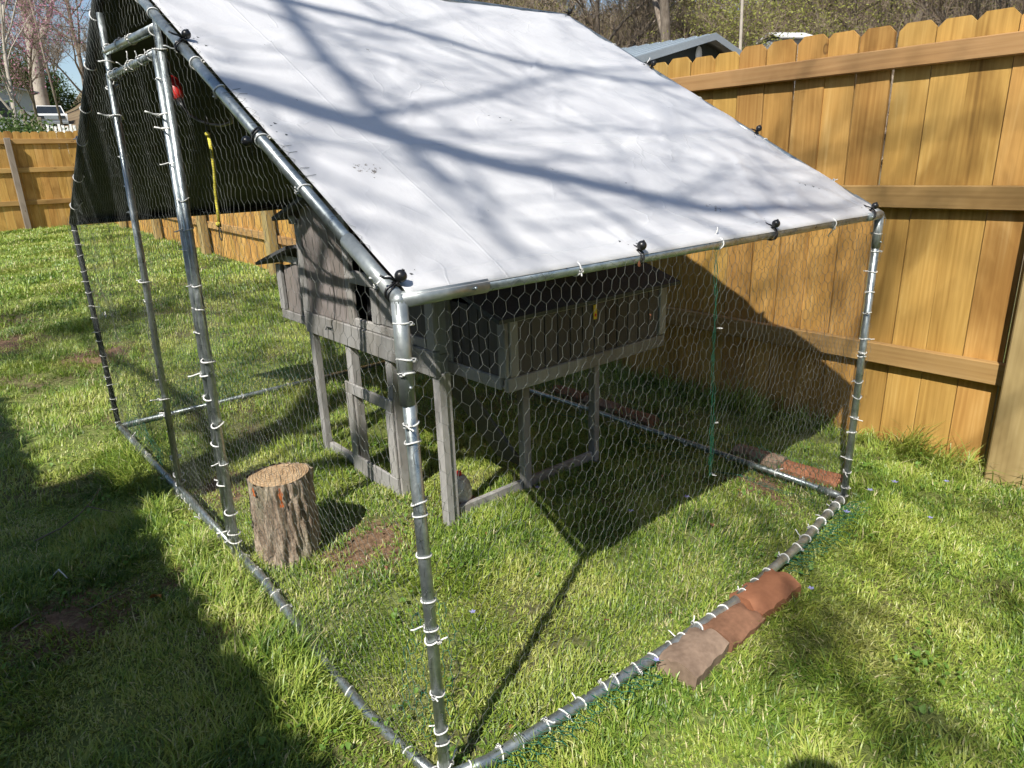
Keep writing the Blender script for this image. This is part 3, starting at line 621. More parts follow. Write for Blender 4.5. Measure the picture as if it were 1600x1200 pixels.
for (cx, cy) in ((.02, .924), (.02, .518), (.02, .01), (.629, 0), (1.203, 0), (1.82, 0), (L, .485), (L, .991), (L, 1.478)):
    dd_ = np.hypot(Ux-cx, Vy-cy); th_ = np.arctan2(Vy-cy, Ux-cx); fold = fold+.0042*np.sin(7*th_+cx*9)*np.exp(-(dd_/.13)**2)*np.clip(dd_/.03, 0, 1)
tail = np.clip((Ux-(L-.05))/.08, 0, 1)**2*.02+.006*np.clip(Ux-(L-.25), 0, 1)/.25*wob(Ux*.3, Vy, 9, 3.)
edge_f = np.clip(np.minimum(Vy+.012, W+.03-Vy)/.06, 0, 1)*np.clip((Ux-.012)/.05, .2, 1)
Zt = base+sag+(wr_+fold)*edge_f-tail
Zt -= np.where(Vy < 0, .010*(Vy/-.012)**2, 0)+np.where(Vy > W, .8*(Vy-W), 0)
Ptop = np.stack([Ux, Vy, Zt], -1).reshape(-1, 3); nrmv = np.where((Vy < W/2)[..., None], np.array([0, -.486, .874]), np.array([0, .486, .874])).reshape(-1, 3)
Pbot = Ptop-nrmv*.0015; I = np.arange(nu*nv).reshape(nu, nv); q4 = np.stack([I[:-1, :-1], I[1:, :-1], I[1:, 1:], I[:-1, 1:]], -1).reshape(-1, 4)
ring = np.concatenate([I[:, 0], I[-1, 1:], I[-2::-1, -1], I[0, -2:0:-1]]); nx_ = np.roll(ring, -1); K = nu*nv
rim = np.stack([ring, ring+K, nx_+K, nx_], -1)
Ft = np.concatenate([q4, q4[:, ::-1]+K, rim]); mi = np.concatenate([np.zeros(len(q4)), np.ones(len(q4)), np.zeros(len(rim))])
tag(link('tarpaulin', npmesh('tarpaulin', np.concatenate([Ptop, Pbot]), Ft, [TARPTOP, TARPUNDER], True, mi)), 'big white tarpaulin with black underside stretched over the roof of the run', 'tarpaulin')


# ------------------------------------------------------------------ ball bungees that hold the tarpaulin
def ball_bungee(p, axis_d, out, label):
    """p on the pipe axis, axis_d along the pipe, out: unit vector away from the pipe where the ball sits"""
    p = Vector(p); d = Vector(axis_d).normalized(); o = Vector(out).normalized(); s_ = d.cross(o).normalized()
    b = thing('ball_bungee', label, 'bungee', p, group='ball bungees along the tarpaulin edge')
    m = MB(); m.sphere(o*.031, .0112, 18, 12); m.build('ball', BLACK, b, True)
    m = MB(); m.tube([o*.0415, o*.0437], .003, 8); m.build('cap', BLACK, b, True)
    for k in (-.0045, .0045):
        m = MB(); pts = []
        for i in range(17):
            a = R(-62)+R(304)*i/16-R(90); q = .0158+.0012*math.sin(i)
            pts.append(o*(q*math.cos(a+R(180)-R(90)+R(28)))+s_*(q*math.sin(a+R(180)-R(90)+R(28)))+d*(k+.003*math.sin(i*.4)))
        pts = [o*.0245+d*k*.3]+[x_ for x_ in pts]+[o*.0245+d*k*.3]; m.tube(pts, .0021, 6); m.build('cord', BLACK, b, True)
    m = MB(); tdir = (d*.2-s_).normalized(); m.tube([o*.020, o*.0195+tdir*.015+d*k, o*.0185+tdir*.028, o*.018+tdir*.036+d*.004], .0023, 6); m.build('loop_end', BLACK, b, True)
    return b
U1 = P0-A1; outA = (-.25, -.486, .874)
ball_bungee((0, .924, HE+slope*.924), U1, (.35, -.35, .874), 'black ball bungee on the near rafter, topmost, beside the door head')
ball_bungee((0, .518, HE+slope*.518), U1, (-.75, -.1, -.25), 'black ball bungee halfway up the near rafter, hanging outward')
ball_bungee((0, .014, HE+.012), U1, (.35, -.25, .874), 'large black ball bungee at the near eave corner of the tarpaulin')
ball_bungee((.629, 0, HE), (1, 0, 0), (.1, -.35, .9), 'black ball bungee with a dry leaf at the middle of the eave pipe')
ball_bungee((1.203, 0, HE), (1, 0, 0), (.05, -.35, .9), 'black ball bungee on the eave pipe, second from the fence')
ball_bungee((1.82, 0, HE+.006), (1, 0, 0), (.1, -.35, .95), 'black ball bungee at the tarpaulin corner next to the fence')
U2 = P1-C1
ball_bungee((L, .485, HE+slope*.485), U2, (.2, -.2, .95), 'black ball bungee low on the rear tarpaulin edge, against the fence boards')
ball_bungee((L, .991, HE+slope*.991), U2, (.2, -.2, .95), 'black ball bungee on the rear tarpaulin edge beside the top fence rail')
ball_bungee((L, 1.478, HE+slope*1.478), U2, (.2, -.2, .95), 'black ball bungee at the rear end of the ridge against the woods')
# dry leaves caught in the netting
def dry_leaf(p, s_, label, m, rot):
    b = MB(); V = []; n = 7
    for i in range(n):
        q = i/(n-1); wd = .45*math.sin(math.pi*min(1, q*1.02))**.8; V += [(q-.5, -wd*.5, .12*math.sin(q*5)+.1*wd), (q-.5, 0, .12*math.sin(q*5)), (q-.5, wd*.5, .12*math.sin(q*5)+.12*wd)]
    F_ = []
    for i in range(n-1):
        for k in (0, 1): F_.append((3*i+k, 3*i+k+1, 3*i+4+k, 3*i+3+k))
    b.add([tuple(np.array(v_)*s_) for v_ in V], F_); o = b.build('dry_leaf', m, None, True); o.location = p; o.rotation_euler = rot
    return tag(o, label, 'leaf')
LEAFBR = plain('dry_leaf_brown', (.30, .115, .055), .8, 0, .3, 90)
dry_leaf((.607, -.024, 1.084), .030, 'curled brown leaf stuck beside the middle eave bungee', LEAFBR, (1.2, .4, .6))
dry_leaf((.655, -.022, .955), .018, 'small reddish leaf caught in the netting below the eave', LEAFBR, (1.4, 1.0, .2))
dry_leaf((-.283, 1.175, .03), .06, 'orange-brown fallen leaf in the shaded grass at left', plain('dry_leaf_orange', (.42, .15, .05), .8, 0, .25, 60), (.5, .2, 1.9))

for i in range(14):
    o = dry_leaf((random.uniform(.15, 1.75), random.uniform(-.02, .85), .022), random.uniform(.018, .032), 'small brown dead leaf fragment lying in the grass of the run', LEAFBR, (random.uniform(-.5, .5), random.uniform(-.5, .5), random.uniform(0, 6))); o['group'] = 'dead leaf bits in the run'
# ------------------------------------------------------------------ cord, red clip and yellow bungee inside the door end
cord = thing('strap_cord', 'black cord with a red plastic clip strung inside the run gable', 'cord', (.2, 0, 0))
m = MB(); m.tube([(0.006, 1.720, 1.560), (0.006, 1.684, 1.527), (0.006, 1.615, 1.493), (0.006, 1.528, 1.471), (0.006, 1.446, 1.457), (0.006, 1.330, 1.446), (0.006, 1.237, 1.450), (-0.017, 1.159, 1.465), (-0.078, 1.103, 1.521), (-0.123, 1.070, 1.577)], .0045, 8); m.build('cord', BLACK, cord, True)
m = MB(); m.tube([(0.006, 1.745, 1.633), (0.006, 1.742, 1.620), (0.006, 1.729, 1.588), (0.006, 1.712, 1.560), (0.006, 1.706, 1.549)], [.008, .017, .022, .018, .008], 10); m.build('red_clip', RED, cord, True)
m = MB(); m.tube([(0.006, 1.712, 1.555), (0.006, 1.695, 1.536), (0.006, 1.667, 1.518)], [.012, .013, .009], 8); m.build('buckle', BLACK, cord, True)
m = MB(); m.tube([(0.006, 1.745, 1.633), (0.006, 1.762, 1.700), (0.006, 1.785, 1.834), (0.006, 1.795, 1.968)], .003, 6); m.build('hanging_loop', BLACK, cord, True)
yb = thing('bungee_cord', 'yellow braided bungee cord hanging from the black cord behind the door jamb', 'bungee', (.2, 0, 0))
m = MB(); m.tube([(-0.000, 1.446, 1.426), (-0.000, 1.440, 1.365), (0.003, 1.459, 1.298), (0.004, 1.484, 1.236), (0.002, 1.480, 1.186), (-0.000, 1.484, 1.136)], [.0056, .0052, .005, .005, .0052, .0056], 10); m.build('cord', YELLOW, yb, True)
HOOK = plain('black_hook', (.02, .02, .02), .4, .3)
def hook(p, s_, up_):
    m = MB(); pts = [Vector(p)+Vector((0, .012*math.cos(a)*1.2, s_*(.03+.022*math.sin(a)))) for a in np.linspace(-.9, 4.4, 14)]
    m.tube([Vector(p)]+pts, .0018, 6); m.build('hook', HOOK, yb, True)
    m = MB(); m.tube([Vector(p)-Vector((0, 0, s_*.012)), Vector(p)+Vector((0, 0, s_*.006))], [.007, .008], 8); m.build('hook_collar', BLACK, yb, True)
    m = MB()
    m.sphere(Vector(p)+Vector((-.004, -.004, -s_*.004)), .0085, 8, 6); m.build('cord_knot', YELLOW, yb, True)
hook((-0.000, 1.446, 1.430), 1, 1); hook((-0.000, 1.484, 1.133), -1, 1)

# ------------------------------------------------------------------ the coop
coop = thing('chicken_coop', 'raised weathered grey wooden hen house with a nest box inside the run', 'chicken coop', (0, 0, 0))
CX0, CX1, CY0, CY1 = .684, 1.55, .945, 1.965
def cbox(name, a, b, m=COOPF, parent=coop, bev=.003):
    """every piece has its own origin so the wood grain differs"""
    c = tuple((p+q)/2 for p, q in zip(a, b)); mb = MB(); mb.box(tuple(p-r_ for p, r_ in zip(a, c)), tuple(p-r_ for p, r_ in zip(b, c)), bev=bev)
    o = mb.build(name, m, parent)
    pc = parent.location if parent is not coop else Vector((0, 0, 0))
    o.location = Vector(c)-pc; return o
lg = .040
# legs: front row (x = CX0) and the other three sides
for (x0, y0, tall) in ((CX0, CY0-.018, 1.10), (CX0, CY1-lg+.01, 1.13), (CX1-.045, CY0-.0, 1.08), (CX1-.045, CY1-lg, 1.08)):
    cbox('leg', (x0, y0, -.02), (x0+.033, y0+lg, .60))
cbox('leg', (CX0+.0345, CY0-.010, -.02), (CX0+.060, CY0+.026, .60)); cbox('leg', (1.088, CY0, -.02), (1.128, CY0+.036, .60))
for yl in (1.255, 1.585): cbox('leg', (CX0+.002, yl, -.02), (CX0+.042, yl+.045, .585))
# lower door frame between the two middle legs
cbox('door_rail', (CX0-.012, 1.262, .375), (CX0+.0, 1.645, .425)); cbox('door_stile', (CX0-.012, 1.262, .085), (CX0+.0, 1.312, .374)); cbox('door_stile', (CX0-.012, 1.595, .085), (CX0+.0, 1.645, .374))
cbox('door_rail', (CX0-.012, 1.262, .0), (CX0+.0, 1.645, .084))
cbox('ground_rail', (CX0+.01, 1.65, .0), (CX0+.035, CY1-lg, .045)); cbox('ground_rail', (CX0+.062, CY0+.01, .0), (1.087, CY0+.03, .045)); cbox('ground_rail', (1.130, CY0+.01, .0), (CX1-.046, CY0+.03, .045))
# belt boards under the house
cbox('belt_board', (CX0-.010, CY0-.018, .59), (CX0+.014, CY1+.012, .685)); cbox('belt_board', (CX0+.016, CY0-.006, .59), (CX1, CY0+.016, .67)); cbox('belt_board', (CX1-.02, CY0+.018, .59), (CX1, CY1, .67)); cbox('belt_board', (CX0+.016, CY1-.02, .59), (CX1-.022, CY1, .67))
cbox('floor', (CX0+.016, CY0+.018, .60), (CX1-.022, CY1-.022, .615), COOPSHADE)
# front face above the belt: plank panel at left, framed openings at right
top_at = lambda y_: 1.135+.26*min(y_-.85, 2.06-y_)*.9-.02
yp = 1.553
for i in range(3):
    w_ = (CY1-.045-yp)/3; a_, b_ = yp+i*w_+.0012, yp+(i+1)*w_-.0012
    cbox('plank', (CX0, a_, .687), (CX0+.012, b_, top_at((a_+b_)/2)), COOPLIT, bev=.0015)
cbox('corner_trim', (CX0-.008, CY1-.043, .687), (CX0+.016, CY1+.010, 1.10)); cbox('stile', (CX0-.006, 1.503, .687), (CX0+.014, 1.550, 1.19))
cbox('corner_trim', (CX0-.006, CY0-.018, .687), (CX0+.014, CY0+.034, 1.08))
cbox('window_rail', (CX0-.010, .985, .865), (CX0+.012, 1.501, .915)); cbox('window_rail', (CX0-.004, .985, .687), (CX0+.012, 1.501, .722)); cbox('window_stile', (CX0-.008, 1.300, .724), (CX0+.012, 1.352, .863))
cbox('plank', (CX0+.002, .985, .724), (CX0+.011, 1.10, .863), COOPSHADE); cbox('plank', (CX0+.002, 1.102, .724), (CX0+.011, 1.298, .863), COOPF)
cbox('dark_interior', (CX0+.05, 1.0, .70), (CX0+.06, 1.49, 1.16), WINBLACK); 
# near side wall, upright tongue-and-groove slats (deep in the shade of the tarpaulin)
xs = np.linspace(CX0+.06, CX1-.05, 15)
for a_, b_ in zip(xs[:-1], xs[1:]): cbox('slat', (a_+.0015, CY0+.002, .671), (b_-.0015, CY0+.012, 1.06), COOPSHADE, bev=.001)
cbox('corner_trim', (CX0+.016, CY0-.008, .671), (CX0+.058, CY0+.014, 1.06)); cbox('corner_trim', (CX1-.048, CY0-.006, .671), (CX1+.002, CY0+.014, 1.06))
for a_, b_ in zip(xs[:-1], xs[1:]): cbox('slat', (a_+.0015, CY1-.012, .671), (b_-.0015, CY1-.002, 1.06), COOPSHADE, bev=.001)
for i in range(6): cbox('slat', (CX1-.012, CY0+.03+i*.158, .671), (CX1-.002, CY0+.03+i*.158+.155, 1.08), COOPSHADE, bev=.001)
# gabled felt roof
def slab(name, pts, th, m, parent=coop):
    b = MB(); n = len(pts); N = (Vector(pts[1])-Vector(pts[0])).cross(Vector(pts[2])-Vector(pts[0])).normalized()
    b.add([Vector(p) for p in pts]+[Vector(p)-N*th for p in pts], [tuple(range(n)), tuple(range(n, 2*n))[::-1]]+[(i, n+i, n+(i+1) % n, (i+1) % n) for i in range(n)]); return b.build(name, m, parent)
rx0, rx1 = CX0-.06, CX1+.06; rm = 1.455
slab('roof', [(rx0, rm, 1.29), (rx1, rm, 1.29), (rx1, 2.085, 1.103), (rx0, 2.085, 1.103)], .016, ROOFFELT); slab('roof', [(rx0, .84, 1.105), (rx1, .84, 1.105), (rx1, rm-.001, 1.291), (rx0, rm-.001, 1.291)], .016, ROOFFELT)
cbox('bargeboard', (CX0-.02, 1.93, 1.075), (CX0-.012, 2.0, 1.112))
# nest box on the near side
nb = cbox('nest_box', (.745, .622, .600), (1.548, .943, .612), COOPF); nb['label'] = 'slatted nest box jutting from the shaded side'
NX0, NX1, NY0, NY1 = .742, 1.552, .618, .942
cbox('end_rail', (NX0-.004, NY0+.03, .596), (NX0+.014, NY1, .640), COOPF, nb); cbox('front_rail', (NX0+.0, NY0-.004, .592), (NX1, NY0+.014, .640), COOPF, nb)
cbox('corner_trim', (NX0-.006, NY0-.002, .642), (NX0+.012, NY0+.036, .835), COOPF, nb); cbox('corner_trim', (NX0+.013, NY0-.006, .642), (NX0+.050, NY0+.012, .835), COOPF, nb); cbox('corner_trim', (NX1-.038, NY0-.006, .642), (NX1+.002, NY0+.012, .845), COOPF, nb)
cbox('top_rail', (NX0+.051, NY0-.004, .822), (NX1-.039, NY0+.012, .846), COOPF, nb)
xs = np.linspace(NX0+.051, NX1-.039, 13)
for a_, b_ in zip(xs[:-1], xs[1:]): cbox('slat', (a_+.0022, NY0+.001, .641), (b_-.0022, NY0+.011, .8215), COOPSHADE, nb, .0015)
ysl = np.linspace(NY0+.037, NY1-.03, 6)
for a_, b_ in zip(ysl[:-1], ysl[1:]): cbox('slat', (NX0, a_+.002, .641), (NX0+.01, b_-.002, .86), COOPSHADE, nb, .0015)
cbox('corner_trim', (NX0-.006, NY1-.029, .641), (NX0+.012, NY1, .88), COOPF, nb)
for i in range(5): cbox('slat', (NX1-.012, NY0+.014+i*.065, .641), (NX1-.002, NY0+.014+i*.065+.063, .86), COOPSHADE, nb, .001)
rf = slab('lid', [(NX0-.05, NY0-.035, .846), (NX1+.045, NY0-.035, .846), (NX1+.045, NY1+.004, .965), (NX0-.05, NY1+.004, .965)], .014, ROOFFELT, nb)
rf.location = -nb.location
YTAG = plain('yellow_tag', (.65, .45, .03), .5)
q = MB(); q.box((-.009, -.002, -.028), (.009, .002, .024), bev=.001); q.box((-.004, -.0035, -.018), (.004, -.0021, -.008), 1); q = q.build('latch_tag', [YTAG, RED], nb); q.location = Vector((1.149, NY0-.006, .797))-nb.location
# small box on the far side with its own felt roof
sb = cbox('side_box', (CX0+.04, CY1+.012, .612), (1.30, 2.245, .624), COOPF); sb['label'] = 'small roofed box on the far side'
cbox('bottom_rail', (CX0+.0, CY1+.011, .612), (CX0+.018, 2.262, .655), COOPF, sb); cbox('corner_trim', (CX0-.002, 2.215, .656), (CX0+.018, 2.264, .875), COOPF, sb); cbox('corner_trim', (CX0-.002, CY1+.011, .656), (CX0+.018, CY1+.035, .95), COOPF, sb)
for i in range(2): cbox('plank', (CX0+.004, CY1+.037+i*.09, .656), (CX0+.014, CY1+.125+i*.09, .90-.025*i), COOPLIT, sb)
for i in range(5): cbox('plank', (CX0+.02+i*.12, 2.246, .656), (CX0+.138+i*.12, 2.258, .865), COOPSHADE, sb)
rf = slab('roof', [(CX0-.055, CY1+.011, .985), (1.34, CY1+.011, .985), (1.34, 2.375, .878), (CX0-.055, 2.375, .878)], .014, ROOFFELT, sb); rf.location = -sb.location
cbox('bargeboard', (CX0-.004, 2.0, .895), (CX0+.0, 2.2, .925), COOPF, sb)
# ramp under the house
rp_ = slab('ramp', [(.80, 1.02, .60), (.80, 1.20, .60), (1.15, 1.20, .06), (1.15, 1.02, .06)], .012, ROOFFELT)
# small bolt
q = MB(); q.tube([(CX0-.016, 1.70, .648), (CX0-.016, 1.745, .648)], .003, 6); q.tube([(CX0-.016, 1.745, .648), (CX0-.022, 1.745, .636)], .003, 6); q.build('bolt', HOOK, coop)

# ------------------------------------------------------------------ log stump
t = NT('stump_bark', .95, 0, .15); v = t.coord('Object', (1, 1, .35)); a = t.noise(v, 34, 5, .6, .6); b = t.noise(t.coord('Object'), 130, 4); d_ = t.noise(t.coord('Object'), 7, 3)
f = t.math('ADD', t.math('MULTIPLY', a, .7), t.math('MULTIPLY', b, .3)); c = t.ramp(f, [(.33, (.055, .04, .03)), (.46, (.25, .19, .14)), (.64, (.47, .39, .30))]); c = t.mix(t.ramp(d_, [(.5, (0, 0, 0)), (.7, (.5, .5, .5))]), c, (.27, .28, .19)); t.col(c); t.bump(f, .9, .012); SBARK = t.m
t = NT('stump_cut', .85, 0, .2); v = t.coord('Object'); wv = t.n('TexWave'); wv.wave_type = 'RINGS'; wv.rings_direction = 'Z'; wv.inputs['Scale'].default_value = 34; wv.inputs['Distortion'].default_value = 2.5; t.l(v, wv.inputs['Vector'])
n2 = t.noise(v, 24, 5, .6); f = t.math('ADD', t.math('MULTIPLY', wv.outputs['Fac'], .25), t.math('MULTIPLY', n2, .75)); t.col(t.ramp(f, [(.3, (.26, .165, .09)), (.55, (.46, .32, .185)), (.75, (.56, .43, .28))])); t.bump(f, .4, .004); SCUT = t.m
st = thing('log_stump', 'upright sawn log with rough bark and orange-brown streak by the door', 'stump', (.165, 1.175, 0)); st.scale = (.93, .93, 1.05)
nth, nz = 160, 60; V = []
for k in range(nz+1):
    z = -.02+.315*k/nz
    for i in range(nth):
        a = 2*math.pi*i/nth
        # furrowed bark: ridges that wander with height
        s1 = math.sin(17*a+2.2*math.sin(z*14+a*2)+z*5); s2 = math.sin(31*a-3*math.sin(z*21+3*a)+z*9)
        plate = math.sin(z*62+6*math.sin(a*9)+2*math.sin(a*23))
        rr_ = .107+.004*math.cos(2*a+.6)+.003*math.cos(3*a)+.010*math.exp(-(z+.02)/.05)+.0052*max(-.8, s1)+.0034*s2+.0022*plate+.004*math.sin(5*a+1+z*3)
        V.append((rr_*math.cos(a), rr_*math.sin(a), z))
F_ = [(k*nth+i, k*nth+(i+1) % nth, (k+1)*nth+(i+1) % nth, (k+1)*nth+i) for k in range(nz) for i in range(nth)]
link('bark', npmesh('bark', np.array(V), np.array(F_), SBARK, True), st)
b = MB(); rr_ = []; V = [(0, 0, .301)]; F_ = []
for j in range(1, 8):
    for i in range(nth//2):
        a = 2*math.pi*i/(nth//2); q = .104*j/7*(1+.035*math.cos(2*a+.6)+.02*math.cos(3*a)); V.append((q*math.cos(a), q*math.sin(a), .2975+.004*math.sin(a*2+q*30)*.4+.002*math.sin(q*180)-(.003 if j == 7 else 0)))
h_ = nth//2
for i in range(h_): F_.append((0, 1+i, 1+(i+1) % h_))
for j in range(6):
    for i in range(h_): F_.append((1+j*h_+i, 1+(j+1)*h_+i, 1+(j+1)*h_+(i+1) % h_, 1+j*h_+(i+1) % h_))
b.add(V, F_); b.build('cut_face', SCUT, st, True)
for an, l_ in ((.6, .09), (2.9, .06), (4.4, .08)):     # drying cracks
    m = MB(); m.tube([(.012*math.cos(an), .012*math.sin(an), .2995), (l_*.6*math.cos(an+.06), l_*.6*math.sin(an+.06), .2985), (l_*math.cos(an), l_*math.sin(an), .2978)], [.0003, .0006, .0009], 5); m.build('crack', WINBLACK, st)
for (an, z0, z1, hw) in ((R(-112), .225, .292, .075), (R(-160), .262, .293, .06)):     # places where outer bark has flaked off
    V = []; F_ = []; n_ = 8
    for k in range(7):
        z = z0+(z1-z0)*k/6
        for i in range(n_+1):
            a = an+hw*(2*i/n_-1)*(.6+.4*math.sin(k*1.9+.5)); q = .1215+.0014*math.sin(i*2+k); V.append((q*math.cos(a), q*math.sin(a), z))
    for k in range(6):
        for i in range(n_): F_.append((k*(n_+1)+i, k*(n_+1)+i+1, (k+1)*(n_+1)+i+1, (k+1)*(n_+1)+i))
    b = MB(); b.add(V, F_); b.build('bare_patch', ORANGEPAINT, st, True)

# ------------------------------------------------------------------ feeder at the coop leg
t = NT('speckled_plastic', .35); n = t.noise(t.coord('Object'), 120, 3); t.col(t.ramp(n, [(.4, (.55, .49, .45)), (.6, (.78, .74, .70))])); t.b.inputs['Transmission Weight'].default_value = .25; JAR = t.m
fd = thing('poultry_feeder', 'small speckled jar feeder with red cap and red tray behind the near coop leg', 'feeder', (.812, 1.022, .004)); fd.scale = (.86, .86, 1.0)
m = MB(); m.lathe([(.052, .03), (.056, .05), (.055, .075), (.046, .105), (.030, .128), (.014, .136)], n=28); m.build('jar', JAR, fd, True)
m = MB(); m.lathe([(.066, 0), (.072, .006), (.073, .024), (.069, .025), (.067, .012), (.05, .012), (.05, .031)], n=30); m.build('tray', RED, fd, True)
m = MB(); m.lathe([(.012, .135), (.013, .142), (.010, .152), (.004, .155)], n=16); m.build('cap', RED, fd, True)
t = NT('feed_grain', .9); n = t.noise(t.coord('Object'), 220, 3); t.col(t.ramp(n, [(.35, (.12, .05, .03)), (.6, (.34, .19, .11))])); t.bump(n, 1, .004)
m = MB(); m.lathe([(.068, .014), (.066, .022), (.053, .031)], n=30); m.build('feed', t.m, fd, True)

# ------------------------------------------------------------------ rounded clay blocks
def half_tile(p, rz, ln, wd, h, m, label, tilt=(0, 0), name='clay_block', grp=None, seed=0):
    """thick clay piece: flat ends, convex top, hard worn edges"""
    g = random.Random(seed); n, k_ = 12, 12; V = []; F_ = []; nz_ = lambda a, b: .0016*math.sin(a*61+seed)*math.sin(b*47+seed*2)+.0010*math.sin(a*150+b*90)
    chip = [(g.uniform(-.5, .5)*ln, g.choice((-1, 1))*wd/2, g.uniform(.008, .016)) for _ in range(5)]+[(g.choice((-1, 1))*ln/2, g.uniform(-.5, .5)*wd, g.uniform(.008, .018)) for _ in range(4)]
    for j in range(k_+1):
        for i in range(n+1):
            x_ = ln*(j/k_-.5); y_ = wd*(i/n-.5); z_ = h-.016*(2*y_/wd)**2+nz_(x_, y_)
            for cx, cy, cr in chip: z_ -= .010*math.exp(-((x_-cx)**2+(y_-cy)**2)/cr**2)
            e_ = .0012*math.sin(x_*70+seed) if i in (0, n) else 0
            V.append((x_+(.0012*math.sin(y_*80+seed) if j in (0, k_) else 0), y_+e_, z_))
    R_ = [i for i in range(n+1)]+[(j+1)*(n+1)-1 for j in range(1, k_+1)]+[k_*(n+1)+i for i in range(n-1, -1, -1)]+[j*(n+1) for j in range(k_-1, 0, -1)]
    for j in range(k_):
        for i in range(n): q_ = j*(n+1)+i; F_.append((q_, q_+n+1, q_+n+2, q_+1))
    o_ = len(V); V += [(V[q_][0], V[q_][1], -.02) for q_ in R_]; r_ = len(R_)
    for q_ in range(r_): F_.append((R_[q_], R_[(q_+1) % r_], o_+(q_+1) % r_, o_+q_))
    F_.append(tuple(range(o_, o_+r_))[::-1])
    b = MB(); b.add(V, F_); o = b.build(name, m, None, True); o.data.set_sharp_from_angle(angle=R(35)); o.location = p; o.rotation_euler = (tilt[0], tilt[1], rz); return tag(o, label, 'clay block', grp)
half_tile((.735, -.135, .004), R(8), .19, .115, .055, CLAY[0], 'weathered tan rounded clay block lying nearest the viewer along the side ground pipe', (.06, .05), seed=1)
half_tile((.930, -.128, .0), R(3), .185, .11, .046, CLAY[1], 'dull brown-orange rounded clay block, the middle one of three beside the ground pipe', (.10, .06), seed=2)
half_tile((1.125, -.12, .004), R(-2), .205, .115, .052, CLAY[2], 'bright orange rounded clay block nearest the fence beside the ground pipe', (.04, -.02), seed=3)
for i, (x_, y_, rz, ln, ci, lb) in enumerate([(2.02, .19, 92, .26, 2, 'rusty orange clay block outside the rear corner of the run by the fence'), (2.035, .44, 88, .24, 0, 'sunlit tan clay block outside the rear ground pipe'), (2.04, 1.15, 90, .24, 1, 'shaded reddish clay block behind the rear ground pipe'), (2.05, 1.40, 91, .24, 0, 'shaded brown clay block behind the rear ground pipe under the coop'), (2.06, 1.66, 89, .25, 1, 'darkest clay block behind the rear ground pipe, seen between coop legs')]):
    half_tile((x_, y_, .0), R(rz), ln*.94, .10, .045, CLAY[ci], lb, (.05*(i % 2), .03), seed=10+i)

# ------------------------------------------------------------------ small things on the lawn
VIO = plain('violet_petal', (.30, .30, .58), .6, 0, .15, 40)
def violet(p, s_, i):
    v_ = thing('violet_flower', 'tiny pale violet flower growing in the lawn grass', 'flower', (p[0], p[1], p[2]), random.uniform(0, 6), 'violet flowers scattered in the lawn')
    for k in range(5):
        a = k*2*math.pi/5; m = MB(); d = Vector((math.cos(a), math.sin(a), .25)); n_ = Vector((-math.sin(a), math.cos(a), 0)); c_ = Vector((0, 0, .058))
        m.add([c_, c_+d*s_*.5+n_*s_*.3, c_+d*s_, c_+d*s_*.5-n_*s_*.3], [(0, 1, 2, 3)]); m.build('petal', VIO, v_)
    m = MB(); m.tube([(0.006, 0, 0), (.003, 0, .03), (0, 0, .058)], .0009, 5); m.build('stem', CLOVER, v_)
for i, p in enumerate([(.388, .387), (1.425, .388), (1.965, -.065), (2.245, -.234), (1.202, -.222), (.616, -.105), (1.185, .463), (1.662, .44), (1.067, .848), (1.735, -.081), (2.1, -.1), (1.9, -.3)]): violet((p[0], p[1], 0), random.uniform(.010, .014), i)
def twig_thing(pts, r_, label, m, name='fallen_twig', cat='twig', side=None):
    b = MB(); n = len(pts); b.tube(pts, [r_*(1-.6*i/(n-1)) for i in range(n)], 6)
    if side: b.tube(side, [r_*.7, r_*.3][:len(side)] if len(side) == 2 else r_*.5, 6)
    return tag(b.build(name, m, None, True), label, cat)
twig_thing([(-.52, 1.89, .022), (-.43, 1.915, .03), (-.36, 1.97, .038), (-.30, 2.04, .05), (-.255, 2.12, .06)], .0035, 'long forked grey twig lying in the shaded grass at left', BARK, side=[(-.32, 2.01, .045), (-.25, 1.86, .05)])
twig_thing([(-.47, 1.245, .03), (-.37, 1.27, .035), (-.30, 1.295, .032), (-.235, 1.315, .03)], .002, 'thin brown twig beside the orange fallen leaf', BARK)
twig_thing([(-.65, 1.30, .03), (-.61, 1.318, .034), (-.575, 1.34, .03)], .0035, 'short brown twig at the left picture edge', BARK)
twig_thing([(-.515, 1.555, .02), (-.49, 1.53, .055), (-.475, 1.50, .03)], .004, 'short white strip sticking up from the shaded grass', WHITEP, 'white_strip', 'strip')
for p, lb in (((.62, 2.35, .05), 'loose white cable tie caught on netting left of the coop'), ((.05, W+.03, .62), 'loose white cable tie on the far netting in front of the lawn')):
    o = link('loose_cable_tie', ties[3]); o.location = p; o.rotation_euler = (1.2, .4, .9); tag(o, lb, 'cable tie')

